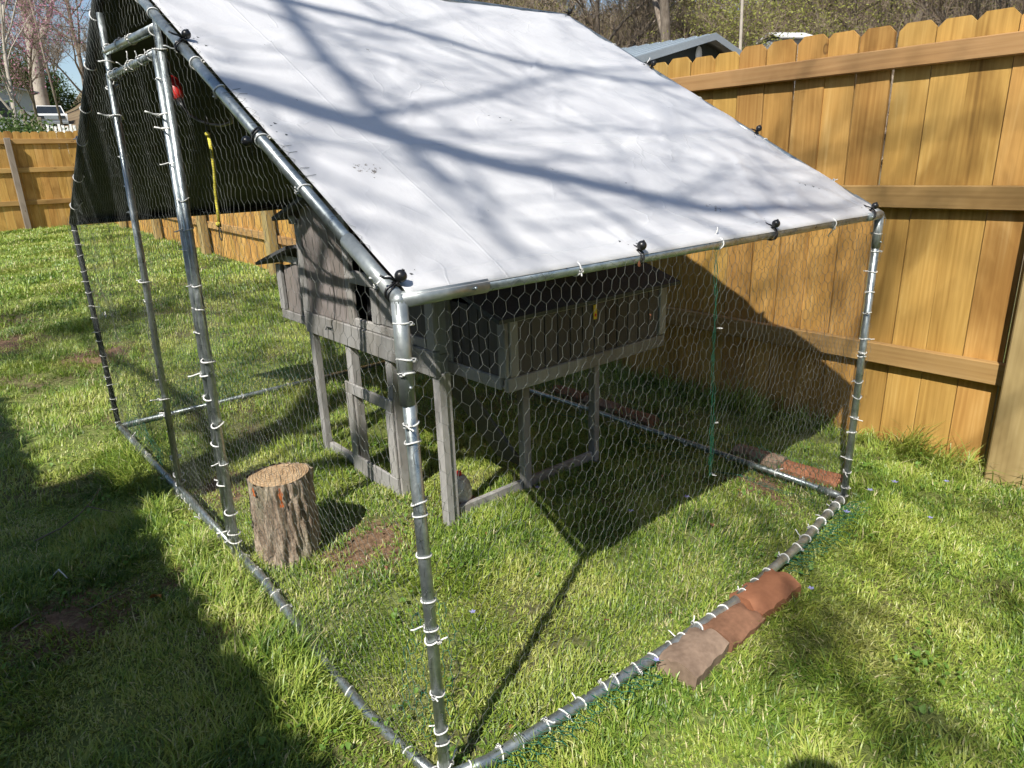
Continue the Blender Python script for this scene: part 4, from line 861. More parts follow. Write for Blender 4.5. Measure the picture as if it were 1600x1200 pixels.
# ------------------------------------------------------------------ trees
def grow(seed, height, r_base, limbs=9, lv=3, spread=.9, lean=(0, 0), start=.3, upness=.35, twigs=2600, twig_len=.55, twig_w=.012, zig=.12, fork=None):
    """returns (limb tubes as MB, twig verts, twig faces, tip points)"""
    g = np.random.default_rng(seed); mb = MB(); tips = []; segs = []
    def branch(p, d, ln, r_, level):
        n = 6 if level == 0 else 5; pts = [p.copy()]; rads = [r_]; q = p.copy(); dd = d.copy()
        for i in range(n):
            dd = dd+g.normal(0, zig, 3)+np.array([0, 0, upness*.12*(level > 0)]); dd /= np.linalg.norm(dd); q = q+dd*ln/n; pts.append(q.copy()); rads.append(r_*(1-(.55 if level == 0 else .75)*(i+1)/n))
        mb.tube([Vector(x_) for x_ in pts], rads, 9 if level == 0 else (6 if level == 1 else 4), False)
        for i in range(n): segs.append((pts[i], pts[i+1], level))
        if level >= lv: tips.append(q); return
        kids = limbs if level == 0 else int(g.integers(4, 7))
        for k in range(kids):
            f_ = start+(1-start)*(k+g.uniform(0, .8))/kids if level == 0 else g.uniform(.25, 1.0); f_ = min(f_, .98); i = min(int(f_*n), n-1); s_ = pts[i]+(pts[i+1]-pts[i])*(f_*n-i)
            dr = pts[i+1]-pts[i]; dr /= np.linalg.norm(dr); rv = g.normal(0, 1, 3); rv -= dr*(rv@dr); rv /= np.linalg.norm(rv)
            if rv[2] < -.3: rv[2] *= -.5
            nd = dr*(1-spread*.55)+rv*spread*g.uniform(.6, 1.1)+np.array([0, 0, upness*.5]); nd /= np.linalg.norm(nd)
            branch(s_, nd, ln*g.uniform(.42, .68)*(1-.25*(f_-start) if level == 0 else 1), rads[i]*g.uniform(.42, .68), level+1)
    branch(np.zeros(3), np.array([lean[0], lean[1], 1.0])/math.sqrt(1+lean[0]**2+lean[1]**2), height*.72, r_base, 0)
    outer = [s_ for s_ in segs if s_[2] >= lv-1]
    idx = g.integers(0, len(outer), twigs); tA = np.array([outer[i][0] for i in idx]); tB = np.array([outer[i][1] for i in idx]); u = g.uniform(0, 1, (twigs, 1)); S_ = tA+(tB-tA)*u
    D = (tB-tA); D /= np.linalg.norm(D, axis=1)[:, None]+1e-9; D = D*.6+g.normal(0, .55, (twigs, 3))+np.array([0, 0, .25]); D /= np.linalg.norm(D, axis=1)[:, None]
    ln = g.uniform(.4, 1.2, (twigs, 1))*twig_len; sd_ = np.cross(D, g.normal(0, 1, (twigs, 3))); sd_ /= np.linalg.norm(sd_, axis=1)[:, None]
    E_ = S_+D*ln; M_ = S_+D*ln*.55+g.normal(0, .05, (twigs, 3))*ln
    V = np.stack([S_-sd_*twig_w/2, S_+sd_*twig_w/2, M_+sd_*twig_w*.35, M_-sd_*twig_w*.35, E_], 1).reshape(-1, 3); k5 = 5*np.arange(twigs)[:, None]
    F_ = np.concatenate([np.stack([k5[:, 0], k5[:, 0]+1, k5[:, 0]+2], 1), np.stack([k5[:, 0], k5[:, 0]+2, k5[:, 0]+3], 1), np.stack([k5[:, 0]+3, k5[:, 0]+2, k5[:, 0]+4], 1)])
    return mb, V, F_, E_, g
def leaves(points, n, size, g, spread=.25, flat=.5):
    c = points[g.integers(0, len(points), n)]+g.normal(0, spread, (n, 3)); a = g.normal(0, 1, (n, 3)); a /= np.linalg.norm(a, axis=1)[:, None]; b = np.cross(a, g.normal(0, 1, (n, 3))); b /= np.linalg.norm(b, axis=1)[:, None]
    s_ = size*g.uniform(.6, 1.3, (n, 1)); V = np.stack([c-a*s_, c+b*s_*.5, c+a*s_, c-b*s_*.5], 1).reshape(-1, 3); return V, np.arange(4*n).reshape(-1, 4)
def tree_thing(name, label, cat, loc, rz, gr, leaf=None, bark=BARK, twigm=TWIG, group=None, trunkname='trunk'):
    mb, V, F_, E_, g = gr; o = thing(name, label, cat, loc, rz, group); mb.build(trunkname, bark, o, True); cr = link('crown', npmesh('crown', V, F_, twigm), o)
    if leaf:
        lm, n, size, sp_ = leaf; LV, LF = leaves(E_, n, size, g, sp_); link('foliage', npmesh('foliage', LV, LF, lm), o if False else cr)
    return o
def gp_(x, y, dz=-.1): return (x, y, float(gz(x, y))+dz)
# wooded hillside to the right and behind: a few kinds, copied
kinds = [tree_thing('hillside_tree', 'bare brown tree among the many on the wooded hillside', 'tree', (0, 0, 0), 0, grow(21, 13, .20, 9, 3, .8, twigs=4200, twig_len=.9, twig_w=.022), None),
         tree_thing('hillside_tree', 'bare brown tree among the many on the wooded hillside', 'tree', (0, 0, 0), 0, grow(22, 11, .15, 10, 3, .95, start=.2, twigs=4200, twig_len=.9, twig_w=.02), (BUDLEAF, 3000, .06, .35)),
         tree_thing('hillside_tree', 'bare brown tree among the many on the wooded hillside', 'tree', (0, 0, 0), 0, grow(23, 15, .24, 8, 3, .7, start=.4, twigs=4200, twig_len=1.0, twig_w=.024), None),
         tree_thing('hillside_tree', 'bare brown tree among the many on the wooded hillside', 'tree', (0, 0, 0), 0, grow(24, 7, .09, 12, 3, 1.0, start=.12, twigs=3800, twig_len=.7, twig_w=.016), (BUDLEAF, 5500, .06, .4))]
lab = ['leafless brown tree, one of many crowding the wooded hillside behind the fence', 'tree with scattered yellow-green buds, one of many on the wooded hillside', 'tall slender leafless tree rising above others on the wooded hillside', 'low bushy tree hazed with yellow-green new leaves on the wooded hillside']
spots = []; g = np.random.default_rng(5); used = [0]*4
tries = 0
while len(spots) < 78 and tries < 6000:
    tries += 1; az = R(g.uniform(6, 66)); d = g.uniform(31, 90)
    if d > 50 and g.uniform() < .35: continue
    x_, y_ = CAM.x+d*math.cos(az), CAM.y+d*math.sin(az)
    if any((x_-a)**2+(y_-b)**2 < (1.9+d*.022)**2 for a, b in spots): continue
    if (11 < x_ < 23 and 8 < y_ < 21) or (26 < x_ < 35 and 12 < y_ < 20): continue
    if az > R(52) and d < 45: continue
    spots.append((x_, y_))
for (x_, y_) in spots:
    d = math.hypot(x_, y_); k = int(g.choice([0, 1, 2, 3], p=[.38, .24, .20, .18]))
    if used[k] == 0: o = kinds[k]
    else: o = copy_tree(kinds[k])
    used[k] = 1; o.location = gp_(x_, y_); o.rotation_euler = (0, 0, g.uniform(0, 6.28)); s_ = g.uniform(.8, 1.2); o.scale = (s_, s_, s_*g.uniform(.9, 1.1)); o['label'] = lab[k]; o['group'] = ['leafless hillside trees', 'budding hillside trees', 'tall slender hillside trees', 'low leafy hillside trees'][k]
tree_thing('leafing_tree', 'bright yellow-green leafing tree above the metal-roofed outbuilding', 'tree', gp_(CAM.x+.965*27, CAM.y+.632*27), R(0), grow(41, 7.2, .08, 12, 3, 1.0, start=.2, twigs=2500, twig_len=.6, twig_w=.012), (BUDBRIGHT, 6000, .055, .3))
tree_thing('leafing_tree', 'yellow-green leafing tree behind the fence right of the white roof', 'tree', gp_(CAM.x+1.10*33, CAM.y+.52*33), R(90), grow(42, 8.5, .1, 12, 3, 1.0, start=.2, twigs=3000, twig_len=.7, twig_w=.014), (BUDBRIGHT, 4500, .06, .35))
pt = MB(); pt.tube([(0, 0, -.2), (.05, .02, 3), (-.02, .05, 6.1), (.03, 0, 9)], [.065, .06, .05, .03], 8); o = pt.build('dead_tree', PALEBARK, None, True); o.location = gp_(CAM.x+.975*23.5, CAM.y+.622*23.5); tag(o, 'pale straight snag trunk beside the bright yellow-green tree', 'tree')
# brush between the trunks
bc = bpy.data.collections.new('brush_clumps')
for i in range(4):
    gg = np.random.default_rng(60+i); n_ = 420; S_ = np.stack([gg.normal(0, .5, n_), gg.normal(0, .5, n_), np.zeros(n_)], 1); D = np.stack([gg.normal(0, .5, n_), gg.normal(0, .5, n_), gg.uniform(.4, 1.2, n_)], 1); D /= np.linalg.norm(D, axis=1)[:, None]; S_[:, 2] = gg.uniform(0, 1.4, n_)
    ln = gg.uniform(.5, 1.6, (n_, 1)); sd_ = np.cross(D, gg.normal(0, 1, (n_, 3))); sd_ /= np.linalg.norm(sd_, axis=1)[:, None]; V = np.stack([S_-sd_*.011, S_+sd_*.011, S_+D*ln], 1).reshape(-1, 3)
    me = npmesh('brush_%d' % i, V, np.arange(3*n_).reshape(-1, 3), TWIG); bc.objects.link(bpy.data.objects.new('brush_%d' % i, me))
n_ = 900; az = np.radians(g.uniform(2, 70, n_)); d = g.uniform(30, 95, n_); bx = CAM.x+d*np.cos(az); by = CAM.y+d*np.sin(az); ok = ~((bx > 11) & (bx < 23) & (by > 8) & (by < 21)); bx, by = bx[ok], by[ok]; n_ = len(bx)
bm3 = bpy.data.meshes.new('brush'); bm3.vertices.add(n_); bm3.vertices.foreach_set('co', np.stack([bx, by, gz(bx, by)], -1).astype(np.float32).ravel())
a = bm3.attributes.new('rotv', 'FLOAT_VECTOR', 'POINT'); a.data.foreach_set('vector', np.stack([np.zeros(n_), np.zeros(n_), g.uniform(0, 6.28, n_)], -1).astype(np.float32).ravel())
a = bm3.attributes.new('scl', 'FLOAT', 'POINT'); a.data.foreach_set('value', g.uniform(.9, 2.2, n_).astype(np.float32)); a = bm3.attributes.new('pick', 'INT', 'POINT'); a.data.foreach_set('value', g.integers(0, 4, n_).astype(np.int32))
scatter_object('brush', bm3, bc, 'brown leafless undergrowth between the hillside trees', 'brush')

# left background, up the slope beyond the far fence
def lp(px_dx, px_dy, dist): return (CAM.x+px_dx*dist, CAM.y+px_dy*dist)
def at(x_, y_): return gp_(x_, y_)
big = tree_thing('bare_tree', 'large bare forked tree with thick pale limbs beyond the far fence at left', 'tree', at(*(CAM.x+.184*58, CAM.y+1.252*58)), R(200), grow(31, 24, .62, 9, 3, .85, start=.30, upness=.5, twigs=5000, twig_len=1.6, twig_w=.03, zig=.06), None, bark=PALEBARK)
tree_thing('slender_tree', 'slender whitish bare tree leaning at the left picture edge', 'tree', at(CAM.x+.158*21, CAM.y+1.275*21), R(40), grow(32, 7.5, .085, 9, 3, .75, lean=(-.16, .05), start=.25, twigs=900, twig_len=.6, twig_w=.008), None, bark=PALEBARK)
tree_thing('redbud_tree', 'small pink-blossomed tree in front of the big bare trunk', 'tree', at(CAM.x+.172*27, CAM.y+1.262*27), R(0), grow(33, 6.6, .07, 10, 3, 1.0, start=.3, twigs=1500, twig_len=.55, twig_w=.008), (PINK, 3200, .045, .14))
tree_thing('thicket_tree', 'brown twiggy tree just right of the big bare tree', 'tree', at(CAM.x+.235*56, CAM.y+1.222*56), R(70), grow(34, 12, .2, 12, 3, .95, start=.12, twigs=5200, twig_len=1.0, twig_w=.02), None)
tree_thing('thicket_tree', 'twiggy grey tree behind the parked white pickup', 'tree', at(CAM.x+.208*72, CAM.y+1.24*72), R(10), grow(35, 13, .2, 12, 3, .95, start=.12, twigs=5200, twig_len=1.1, twig_w=.03), (BUDLEAF, 500, .06, .3))
tree_thing('thicket_tree', 'bare tree behind the ridge of the white tarpaulin', 'tree', at(CAM.x+.66*50, CAM.y+.91*50), R(140), grow(36, 13, .2, 10, 3, .9, start=.2, twigs=5200, twig_len=1.1, twig_w=.024), None)
def shrub(label, loc, rx, rz_, n, lm, seed, size=.06):
    g = np.random.default_rng(seed); o = thing('evergreen_shrub', label, 'shrub', loc); mb = MB(); tips = []
    for k in range(9):
        a = g.uniform(0, 6.28); e = Vector((rx*.6*math.cos(a)*g.uniform(.3, 1), rx*.6*math.sin(a)*g.uniform(.3, 1), rz_*g.uniform(.5, .9))); mb.tube([(0, 0, 0), e*.5+Vector((0, 0, .1*rz_)), e], [.05, .03, .01], 5, False)
    mb.build('stem', BARK, o, True)
    u = g.normal(0, 1, (60, 3)); u /= np.linalg.norm(u, axis=1)[:, None]; u[:, 2] = np.abs(u[:, 2]); cen = u*np.array([rx, rx, rz_])*g.uniform(.55, 1.0, (60, 1)); cen[:, 2] += .1
    V, F_ = leaves(cen, n, size, g, rx*.17); link('foliage', npmesh('foliage', V, F_, lm), o)
shrub('dark green rounded shrub at the left edge above the far fence', at(CAM.x+.135*19, CAM.y+1.285*19), 1.4, 2.0, 9000, EVERLEAF, 71, .055)
shrub('bright green low shrub against the far fence top at left', at(CAM.x+.163*16.5, CAM.y+1.262*16.5), .8, 1.75, 6000, EVERLEAF, 72, .045)
shrub('tall dark evergreen beside the grey house', at(CAM.x+.172*66, CAM.y+1.27*66), 2.6, 6.5, 9000, EVERLEAF, 73, .11)
shrub('dark evergreen bush at the foot of the big bare tree', at(CAM.x+.20*68, CAM.y+1.245*68), 2.2, 4.4, 7000, EVERLEAF, 74, .1)
shrub('olive evergreen mass behind the slender whitish tree', at(CAM.x+.15*64, CAM.y+1.29*64), 3.4, 7, 9000, EVERLEAF, 75, .12)
# grey house at the left edge
def house(name, label, c, rz, wd, dp, wh, rh, wallm, roofm, ov=.35):
    o = thing(name, label, 'house', c, rz); m = MB(); m.box((-wd/2, -dp/2, -1.5), (wd/2, dp/2, wh)); m.build('wall', wallm, o)
    m = MB(); m.add([(-wd/2, -dp/2, wh+.002), (wd/2, -dp/2, wh+.002), (0, -dp/2, wh+rh-.05)], [(0, 1, 2)]); m.add([(-wd/2, dp/2, wh+.002), (wd/2, dp/2, wh+.002), (0, dp/2, wh+rh-.05)], [(0, 2, 1)]); m.build('gable', wallm, o)
    s_ = rh/(wd/2)
    for sg in (-1, 1):
        slab('roof', [(0, -dp/2-ov, wh+rh), (sg*(wd/2+ov), -dp/2-ov, wh-ov*s_), (sg*(wd/2+ov), dp/2+ov, wh-ov*s_), (0, dp/2+ov, wh+rh)][::sg], .09, roofm, o)
    return o
gh = house('house', 'pale grey house partly hidden behind shrubs at the left edge', at(1.35, 51.5), R(8), 9, 7, 2.3, .9, GREYWALL, plain('grey_shingle', (.16, .165, .18), .9))
for xw in (-2.5, .2, 2.9):
    m = MB(); m.box((xw-.5, -3.56, .8), (xw+.5, -3.5, 1.8)); wn_ = m.build('window', WHITEP, gh); m = MB(); m.box((xw-.42, -3.585, .88), (xw+.42, -3.561, 1.72)); m.build('pane', GLASS, wn_)
# neighbour's metal-roofed outbuilding behind the right fence
nh = thing('outbuilding', 'dark outbuilding with a pale blue-grey metal roof behind the fence', 'building', (16.437, 10.625, 0), R(4.85))
hw, rz_, ez, ln_ = 3.61, 4.198, 3.374, 9.0
m = MB(); m.box((-hw+.35, .35, -.5), (hw-.35, ln_-.35, ez-.02)); m.build('wall', DARKWALL, nh)
m = MB(); sl = (rz_-ez)/hw; m.add([(-hw+.35, .352, ez-.02), (hw-.35, .352, ez-.02), (hw-.35, .352, ez-.02+.01), (0, .352, rz_-.14), (-hw+.35, .352, ez-.01)], [(0, 1, 2, 3, 4)]); m.build('gable', DARKWALL, nh)
for sg in (-1, 1):
    rf = slab('roof', [(0, 0, rz_), (sg*hw, 0, ez), (sg*hw, ln_, ez), (0, ln_, rz_)][::sg], .03, METALROOF, nh)
    for k in range(23):
        yk = .2+k*.38; m = MB(); m.tube([(sg*.03, yk, rz_+.012), (sg*hw, yk, ez+.012)], .022, 4); m.build('roof_rib', METALROOF, rf)
    m = MB(); a_ = Vector((0, -.02, rz_-.01)); b_ = Vector((sg*hw, -.02, ez-.01)); m.add([a_+Vector((0, 0, .04)), b_+Vector((0, 0, .04)), b_-Vector((0, 0, .13)), a_-Vector((0, 0, .13)), a_+Vector((0, .03, .04)), b_+Vector((0, .03, .04)), b_+Vector((0, .03, -.13)), a_+Vector((0, .03, -.13))], [(0, 1, 2, 3), (7, 6, 5, 4), (0, 4, 5, 1), (3, 2, 6, 7), (0, 3, 7, 4), (1, 5, 6, 2)]); m.build('fascia', METALROOF, nh)
m = MB(); m.lathe([(.16, 0), (.17, .02), (.15, .05)], n=20); q = m.build('gable_vent', WHITEP, nh, True); q.rotation_euler = (R(90), 0, 0); q.location = (-.25, .34, 3.72); q.scale = (.8, 1.3, 1)
m = MB(); m.box((-2.2, -.4, 3.22), (-.6, .34, 3.27)); m.build('awning', WHITEP, nh)
# pale structures seen over the fence
ws = thing('shed', 'white-roofed low shed glimpsed between trees above the fence top', 'shed', gp_(30.5, 16.6, 2.6), R(-25))
zz = 5.3
m = MB(); m.box((-.75, -.8, -6), (.75, .8, 2.4)); m.build('wall', GREYWALL, ws); slab('roof', [(-.9, -1.0, 2.4), (.9, -1.0, 2.4), (.9, 0, 2.72), (-.9, 0, 2.72)], .06, WHITEP, ws); slab('roof', [(.9, 1.0, 2.4), (-.9, 1.0, 2.4), (-.9, 0.01, 2.72), (.9, 0.01, 2.72)], .06, WHITEP, ws)
# white pickup truck
tx, ty = CAM.x+.191*50, CAM.y+1.2455*50
tr_ = thing('pickup_truck', 'white pickup truck parked up the slope beyond the far fence', 'truck', (tx, ty, float(gz(tx, ty))-.5), R(-8))
TS = 1.0
def body(prof, hw_, name, m, parent, y0):   # profile in (y,z) swept in x with tumblehome
    b = MB(); n = len(prof); V = [(-hw_*tp, y_, z_) for (y_, z_, tp) in prof]+[(hw_*tp, y_, z_) for (y_, z_, tp) in prof]
    b.add(V, [tuple(range(n)), tuple(range(n, 2*n))[::-1]]+[(i, n+i, n+(i+1) % n, (i+1) % n) for i in range(n)]); return b.build(name, m, parent)
body([(-2.7, .55, .97), (-2.75, 1.0, 1.0), (-2.6, 1.12, 1.0), (2.6, 1.12, 1.0), (2.7, .95, .97), (2.7, .5, .97)], .98, 'body', WHITEP, tr_, 0)
cab = body([(-1.25, 1.121, .97), (-.65, 1.78, .80), (.6, 1.82, .80), (.95, 1.121, .96)], .95, 'cab', WHITEP, tr_, 0)
m = MB(); m.add([(-.83, -1.21, 1.18), (.83, -1.21, 1.18), (.70, -.725, 1.72), (-.70, -.725, 1.72)], [(0, 1, 2, 3)]); 
m.v = [(a, b-.012, c+.01) for a, b, c in m.v]; m.build('windscreen', GLASS, cab)
for sg in (-1, 1):
    m = MB(); m.add([(sg*.925, -1.0, 1.16), (sg*.925, .75, 1.16), (sg*.775, .5, 1.74), (sg*.775, -.55, 1.74)], [(0, 1, 2, 3)]); m.v = [(a+sg*.012, b, c) for a, b, c in m.v]; m.build('side_window', GLASS, cab)
    m = MB(); m.box((sg*.62-.2, -2.79, .78), (sg*.62+.2, -2.72, .98), bev=.02); m.build('headlight', GLASS, tr_)
    for yw in (-1.7, 1.7):
        m = MB(); m.tube([(sg*.98-sg*.22, yw, .4), (sg*.985, yw, .4)], .39, 20); wh = m.build('wheel', TYRE, tr_, True); m = MB(); m.tube([(sg*.98, yw, .4), (sg*1.0, yw, .4)], .22, 14); m.build('rim', FIT, wh, True)
m = MB(); m.box((-.4, -2.78, .74), (.4, -2.735, 1.0)); m.build('grille', FIT, tr_); m = MB(); m.box((-.98, -2.85, .42), (.98, -2.72, .62), bev=.03); m.build('bumper', FIT, tr_)
# rough pale picket and pallet fence below the truck
pf = thing('picket_fence', 'low whitish board fence on the slope below the white truck', 'fence', (0, 0, 0))
p0 = Vector((CAM.x+.172*27, CAM.y+1.255*27, 0)); p1 = Vector((CAM.x+.214*27, CAM.y+1.222*27, 0))
for i in range(11):
    p = p0.lerp(p1, i/10); z_ = float(gz(p.x, p.y)); h_ = 1.0-.04*(i % 3); m = MB(); m.box((-.052, -.01, -.1), (.052, .012, h_), bev=.006); o = m.build('picket', PALEBARK if i in (1, 2) else WHITEP, pf); o.location = (p.x, p.y, z_+.35); o.rotation_euler = (0, 0, -.65)
m = MB(); m.tube([(p0.x, p0.y+.04, float(gz(p0.x, p0.y))+1.1), (p1.x, p1.y+.04, float(gz(p1.x, p1.y))+1.1)], .03, 4); m.build('rail', PALEBARK, pf)
for i, dx in enumerate((.165, .1695, .174)):
    px_, py_ = CAM.x+dx*25.5, CAM.y+(1.262-.002*i)*25.5; m = MB(); m.box((-.06, -.06, -.2), (.06, .06, 1.65+.25*(i == 0)), bev=.01); o = m.build('fence_post', OLDPOST); o.location = (px_, py_, float(gz(px_, py_))); o.rotation_euler = (0, R(-4+4*i), 0); tag(o, ['tallest leaning grey post left of the white truck', 'middle weathered post left of the white truck', 'shortest weathered post touching the whitish low fence'][i], 'post')
# utility pole and wires
ux, uy = CAM.x+.203*36, CAM.y+1.24*36
upole = thing('utility_pole', 'thin dark utility pole right of the big bare tree', 'pole', at(ux, uy))
m = MB(); m.tube([(0, 0, 0), (-.25, 0, 7.5)], [.06, .045], 8); m.build('pole', BARK, upole, True); m = MB(); m.box((-1.0, -.04, 6.9), (.6, .04, 7.0)); m.build('crossarm', BARK, upole)
for i, (zz_, sg) in enumerate(((4.9, .6), (5.6, .7), (6.4, .5))):
    zb = float(gz(ux, uy)); m = MB(); m.tube(bez((ux-.2, uy, zb+zz_), (ux-24, uy+4, zb+zz_+.3), sg)[::1], .016, 5); m.tube(bez((ux-.2, uy, zb+zz_), (ux+26, uy-6, zb+zz_+.3), sg), .016, 5); tag(m.build('power_line', BLACK), ['lowest', 'middle', 'highest'][i]+' of the thin dark wires crossing the sky at left', 'wire')

# ------------------------------------------------------------------ what casts the shade: building, tree and photographer behind the camera
sr = Vector((.42411, -.90561, 0)); su = Vector((.66965, .31361, .67321))
def sp3(s_, t_, D): return sr*s_+su*t_-SUN*D
hs_ = thing('shed', 'long low shed behind the viewer whose eave shades the left foreground lawn', 'shed', (0, 0, 0))
H = 2.9; ex = -.245-H*.82448
m = MB(); m.box((ex-1.9, -7, -.05), (ex-.32, 2.75, H-.12)); m.build('wall', GREYWALL, hs_)
for k in range(14):
    m = MB(); m.box((0, -7, .05+k*.19), (.016, 2.75, .05+k*.19+.182)); q = m.build('siding_board', GREYWALL, hs_); q.location = (ex-.319, 0, 0)
slab('roof', [(ex, -7.4, H), (ex, 1.33, H), (ex-1.1, 1.33, H+.30), (ex-1.1, -7.4, H+.30)], .08, ROOFFELT, hs_); slab('roof', [(ex-.25, 1.34, H+.055), (ex-.25, 3.02, H+.055), (ex-1.1, 3.02, H+.30), (ex-1.1, 1.34, H+.30)], .08, ROOFFELT, hs_)
slab('roof', [(ex-1.1, -7.4, H+.295), (ex-1.1, 3.02, H+.295), (ex-2.2, 3.02, H), (ex-2.2, -7.4, H)], .08, ROOFFELT, hs_)
gv = np.random.default_rng(44); nvn = 2600; vy = gv.uniform(-3.5, 3.0, nvn); amp = .035+.035*wob(vy, vy*.4, 2.6, 1.)+.025*wob(vy, vy, 7., 2.)  # unseen leaves added along the eave to make its shadow edge uneven
vx = np.where(vy > 1.33, ex-.25, ex)+gv.uniform(-.25, 1, nvn)*np.clip(amp, .0, 1); vpos = np.stack([vx, vy, H+gv.normal(0, .03, nvn)], 1)
vine = thing('added_vine', 'added leafy vine along the unseen shed eave, roughening the edge of its shade', 'vine', (0, 0, 0)); LV, LF = leaves(vpos, 7000, .035, gv, .02); link('foliage', npmesh('foliage', LV, LF, EVERLEAF), vine)
m = MB(); m.tube([(ex+.012, -3.5+k*.5, H-.02+.015*math.sin(k*2)) for k in range(10)], .012, 6); m.build('stem', BARK, vine, True)
# bare tree standing behind that shed; its boughs cross the sun
yt = thing('yard_tree', 'bare tree behind the viewer whose boughs throw shadows on the tarpaulin', 'tree', (0, 0, 0))
D = 7.2
limbs_ = [([(-1.95, .55, D), (-1.35, .98, D), (-.62, 1.25, D-.2), (-.1, 1.36, D-.4), (.35, 1.54, D-.6), (.68, 1.90, D-.7), (.95, 2.5, D-.8)], [.095, .085, .072, .064, .05, .026, .008]),
          ([(-1.9, 1.0, D+.3), (-1.45, 1.5, D+.4), (-.97, 1.93, D+.3), (-.7, 2.08, D+.2), (-.42, 2.17, D), (-.15, 2.38, D), (.2, 2.75, D), (.7, 3.3, D)], [.07, .06, .048, .036, .028, .024, .018, .008]),
          ([(-1.0, 1.94, D+.3), (-.72, 1.66, D+.3), (-.5, 1.47, D+.2), (-.27, 1.27, D+.1), (-.08, 1.12, D+.1), (.15, .95, D), (.4, .8, D)], [.04, .038, .034, .028, .022, .015, .006]),
          ([(-.42, 1.31, D-.3), (-.38, 1.5, D-.3), (-.33, 1.8, D-.3), (-.31, 2.05, D-.2), (-.22, 2.4, D-.2), (.0, 2.9, D)], [.03, .026, .022, .018, .012, .005]),
          ([(-1.9, 1.2, D), (-2.3, 1.9, D), (-3.0, 2.5, D+.3), (-3.9, 2.9, D+.6), (-5.0, 3.2, D+.8)], [.10, .08, .065, .045, .015]),
          ([(-1.93, .9, D), (-2.6, 1.25, D-.2), (-3.4, 1.5, D-.3), (-4.4, 1.75, D-.2), (-5.4, 2.2, D)], [.07, .055, .045, .03, .01]),
          ([(.35, 1.54, D-.6), (.8, 1.62, D-.6), (1.3, 1.75, D-.6), (1.9, 2.1, D-.5)], [.018, .014, .010, .004]),
          ([(.0, 1.37, D-.4), (.5, 1.15, D-.4), (1.0, .85, D-.4), (1.5, .7, D-.4), (2.0, .4, D-.3)], [.018, .014, .010, .008, .003]),
          ([(.5, 1.15, D-.4), (.75, .75, D-.4), (1.05, .45, D-.4), (1.25, .15, D-.4)], [.016, .012, .009, .003]),
          ([(.3, 2.85, D), (.9, 2.75, D), (1.6, 2.55, D), (2.3, 2.5, D)], [.014, .012, .009, .003]),
          ([(-1.9, 1.6, D), (-1.75, 2.4, D), (-1.3, 3.2, D), (-.8, 4.0, D)], [.08, .06, .04, .015])]
gb = np.random.default_rng(91)
for k in range(34):
    s0 = gb.uniform(-1.0, .7); t0_ = gb.uniform(1.0, 3.0); ln = gb.uniform(.35, .8); an = gb.uniform(.15, 1.0) if gb.uniform() < .7 else gb.uniform(-.9, -.2); DD = D+gb.uniform(-.5, 1.2); r_ = gb.uniform(.007, .015)
    limbs_.append(([(s0+ln*q*math.cos(an+.3*q), t0_+ln*q*math.sin(an+.3*q), DD+.15*q) for q in (0, .35, .7, 1.0)], [r_, r_*.8, r_*.55, r_*.25]))
mb = MB(); trunk_top = sp3(-1.9, 1.6, D); tb_ = Vector((trunk_top.x-.25, trunk_top.y-.1, 0)); segs = []
mb.tube([tb_, tb_.lerp(trunk_top, .3)+Vector((.04, .05, 0)), tb_.lerp(trunk_top, .7), trunk_top], [.26, .20, .15, .11], 12, False)
for pts, rad in limbs_:
    P = [sp3(*q) for q in pts]; rad = [x_*.68 for x_ in rad]; mb.tube(P, rad, 8, False); segs += list(zip(P[:-1], P[1:], rad[:-1]))
mb.build('trunk', BARK, yt, True)
g = np.random.default_rng(77); tw = MB()
def twg(p, d, ln, r_, lvl):
    pts = [p]; q = p
    for i in range(4): d = (d+Vector(g.normal(0, .22, 3))+Vector((0, 0, .04))).normalized(); q = q+d*ln/4; pts.append(q)
    tw.tube(pts, [r_, r_*.8, r_*.6, r_*.45, r_*.25], 4, False)
    if lvl > 0:
        for k in range(int(g.integers(3, 6))):
            i = int(g.integers(1, 5)); twg(pts[i], (d*.6+Vector(g.normal(0, .7, 3))).normalized(), ln*g.uniform(.4, .75), r_*.55, lvl-1)
for a_, b_, r_ in segs:
    n_ = max(1, int((b_-a_).length*(5.5 if r_ > .016 else 3)))
    for k in range(n_):
        f_ = g.uniform(); dv = (b_-a_).normalized(); rv = Vector(g.normal(0, 1, 3)); rv = (rv-dv*rv.dot(dv)).normalized()
        twg(a_.lerp(b_, f_), (dv*.7+rv*.8).normalized(), g.uniform(.35, .95), min(.011, r_*.45), 2)
for (s_, t_, rr_, nn) in ((.73, .66, .07, 13), (.68, .57, .06, 10), (.83, .76, .06, 8), (1.29, 1.35, .09, 18), (1.25, .93, .08, 10), (.96, .47, .07, 12), (1.03, .43, .06, 9), (-6.18, 2.24, .35, 90), (-5.08, 2.48, .35, 90), (-4.97, 1.95, .22, 70), (-4.87, 1.52, .25, 60), (-5.1, 3.1, .3, 70)):
    c_ = sp3(s_, t_, D-.3)
    for q_ in range(nn): twg(c_+Vector(g.normal(0, rr_*.5, 3)), Vector(g.normal(0, 1, 3)).normalized(), rr_*2.2, .006, 1)
    tw.tube([c_, c_+Vector((-.3, -.1, .1)), sp3(min(s_, .8)*.8, t_+.35, D)], [.005, .008, .011], 5, False)
tw.build('crown', TWIG, yt, True)
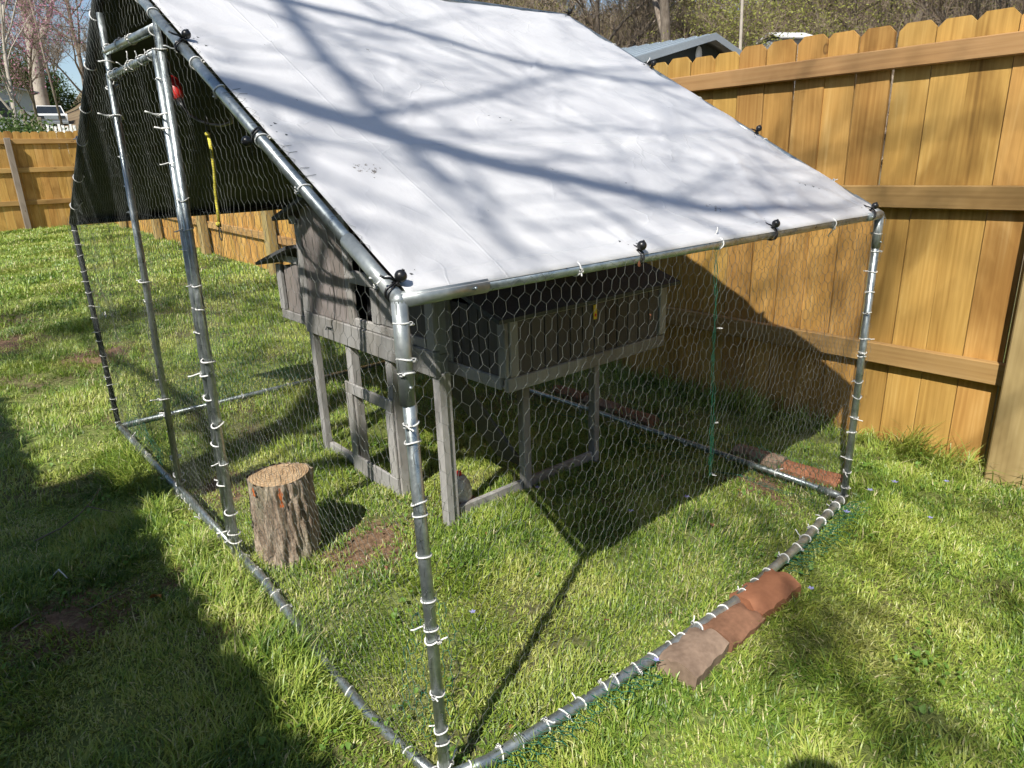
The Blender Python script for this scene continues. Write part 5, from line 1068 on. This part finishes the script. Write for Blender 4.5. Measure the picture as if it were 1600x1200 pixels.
# the photographer, just behind the camera: only the shadow of the head falls in the picture
pd = thing('person', 'person in dark jacket and jeans standing behind the viewpoint holding a phone', 'person', (0, 0, 0))
hx, hy = -.765, -1.19; fdir = Vector((.64, .77, 0)); sdir = Vector((.77, -.64, 0)); base_ = Vector((hx, hy, 0))-fdir*.05
def J(f_, s_, z_): return base_+fdir*f_+sdir*s_+Vector((0, 0, z_))
bones = [('pel', J(0, 0, .90), .14, None), ('w', J(0, 0, 1.05), .135, 'pel'), ('ch', J(0, 0, 1.28), .15, 'w'), ('nk', J(.01, 0, 1.43), .06, 'ch'), ('hd', J(.05, 0, 1.53), .085, 'nk'), ('hd2', J(.05, 0, 1.61), .085, 'hd'), ('hd3', J(.045, 0, 1.665), .06, 'hd2')]
for s_, k in ((1, 'r'), (-1, 'l')):
    bones += [('sh'+k, J(0, .17*s_, 1.38), .065, 'ch'), ('el'+k, J(.04, .26*s_, 1.12), .05, 'sh'+k), ('wr'+k, J(.16, .09*s_, 1.24), .034, 'el'+k), ('ha'+k, J(.175, .055*s_, 1.28), .03, 'wr'+k),
              ('hp'+k, J(0, .09*s_, .85), .10, 'pel'), ('kn'+k, J(.02, .10*s_, .48), .07, 'hp'+k), ('an'+k, J(-.01, .11*s_, .09), .048, 'kn'+k), ('to'+k, J(.16, .13*s_, .035), .04, 'an'+k)]
ix = {b_[0]: i for i, b_ in enumerate(bones)}; me = bpy.data.meshes.new('body'); me.from_pydata([b_[1] for b_ in bones], [(ix[b_[3]], ix[b_[0]]) for b_ in bones if b_[3]], [])
bo = link('body', me, pd, plain('dark_clothing', (.03, .035, .05), .9)); sk = bo.modifiers.new('skin', 'SKIN'); 
for i, b_ in enumerate(bones): me.skin_vertices[0].data[i].radius = (b_[2], b_[2])
me.skin_vertices[0].data[0].use_root = True; bo.modifiers.new('sub', 'SUBSURF').render_levels = 2
m = MB(); m.sphere(J(.03, 0, 1.63), .098, 16, 10, (1, 1, 1.05)); m.build('hair', BARK, pd, True)
ph_ = MB(); ph_.box((-.075, -.004, -.036), (.075, .004, .036), bev=.003); q = ph_.build('phone', BLACK, None); q.location = CAM-Vector(fw)*.03; q.rotation_euler = (R(18), 0, math.atan2(-.64, .77)); tag(q, 'dark phone held level by the person at the viewpoint', 'phone')
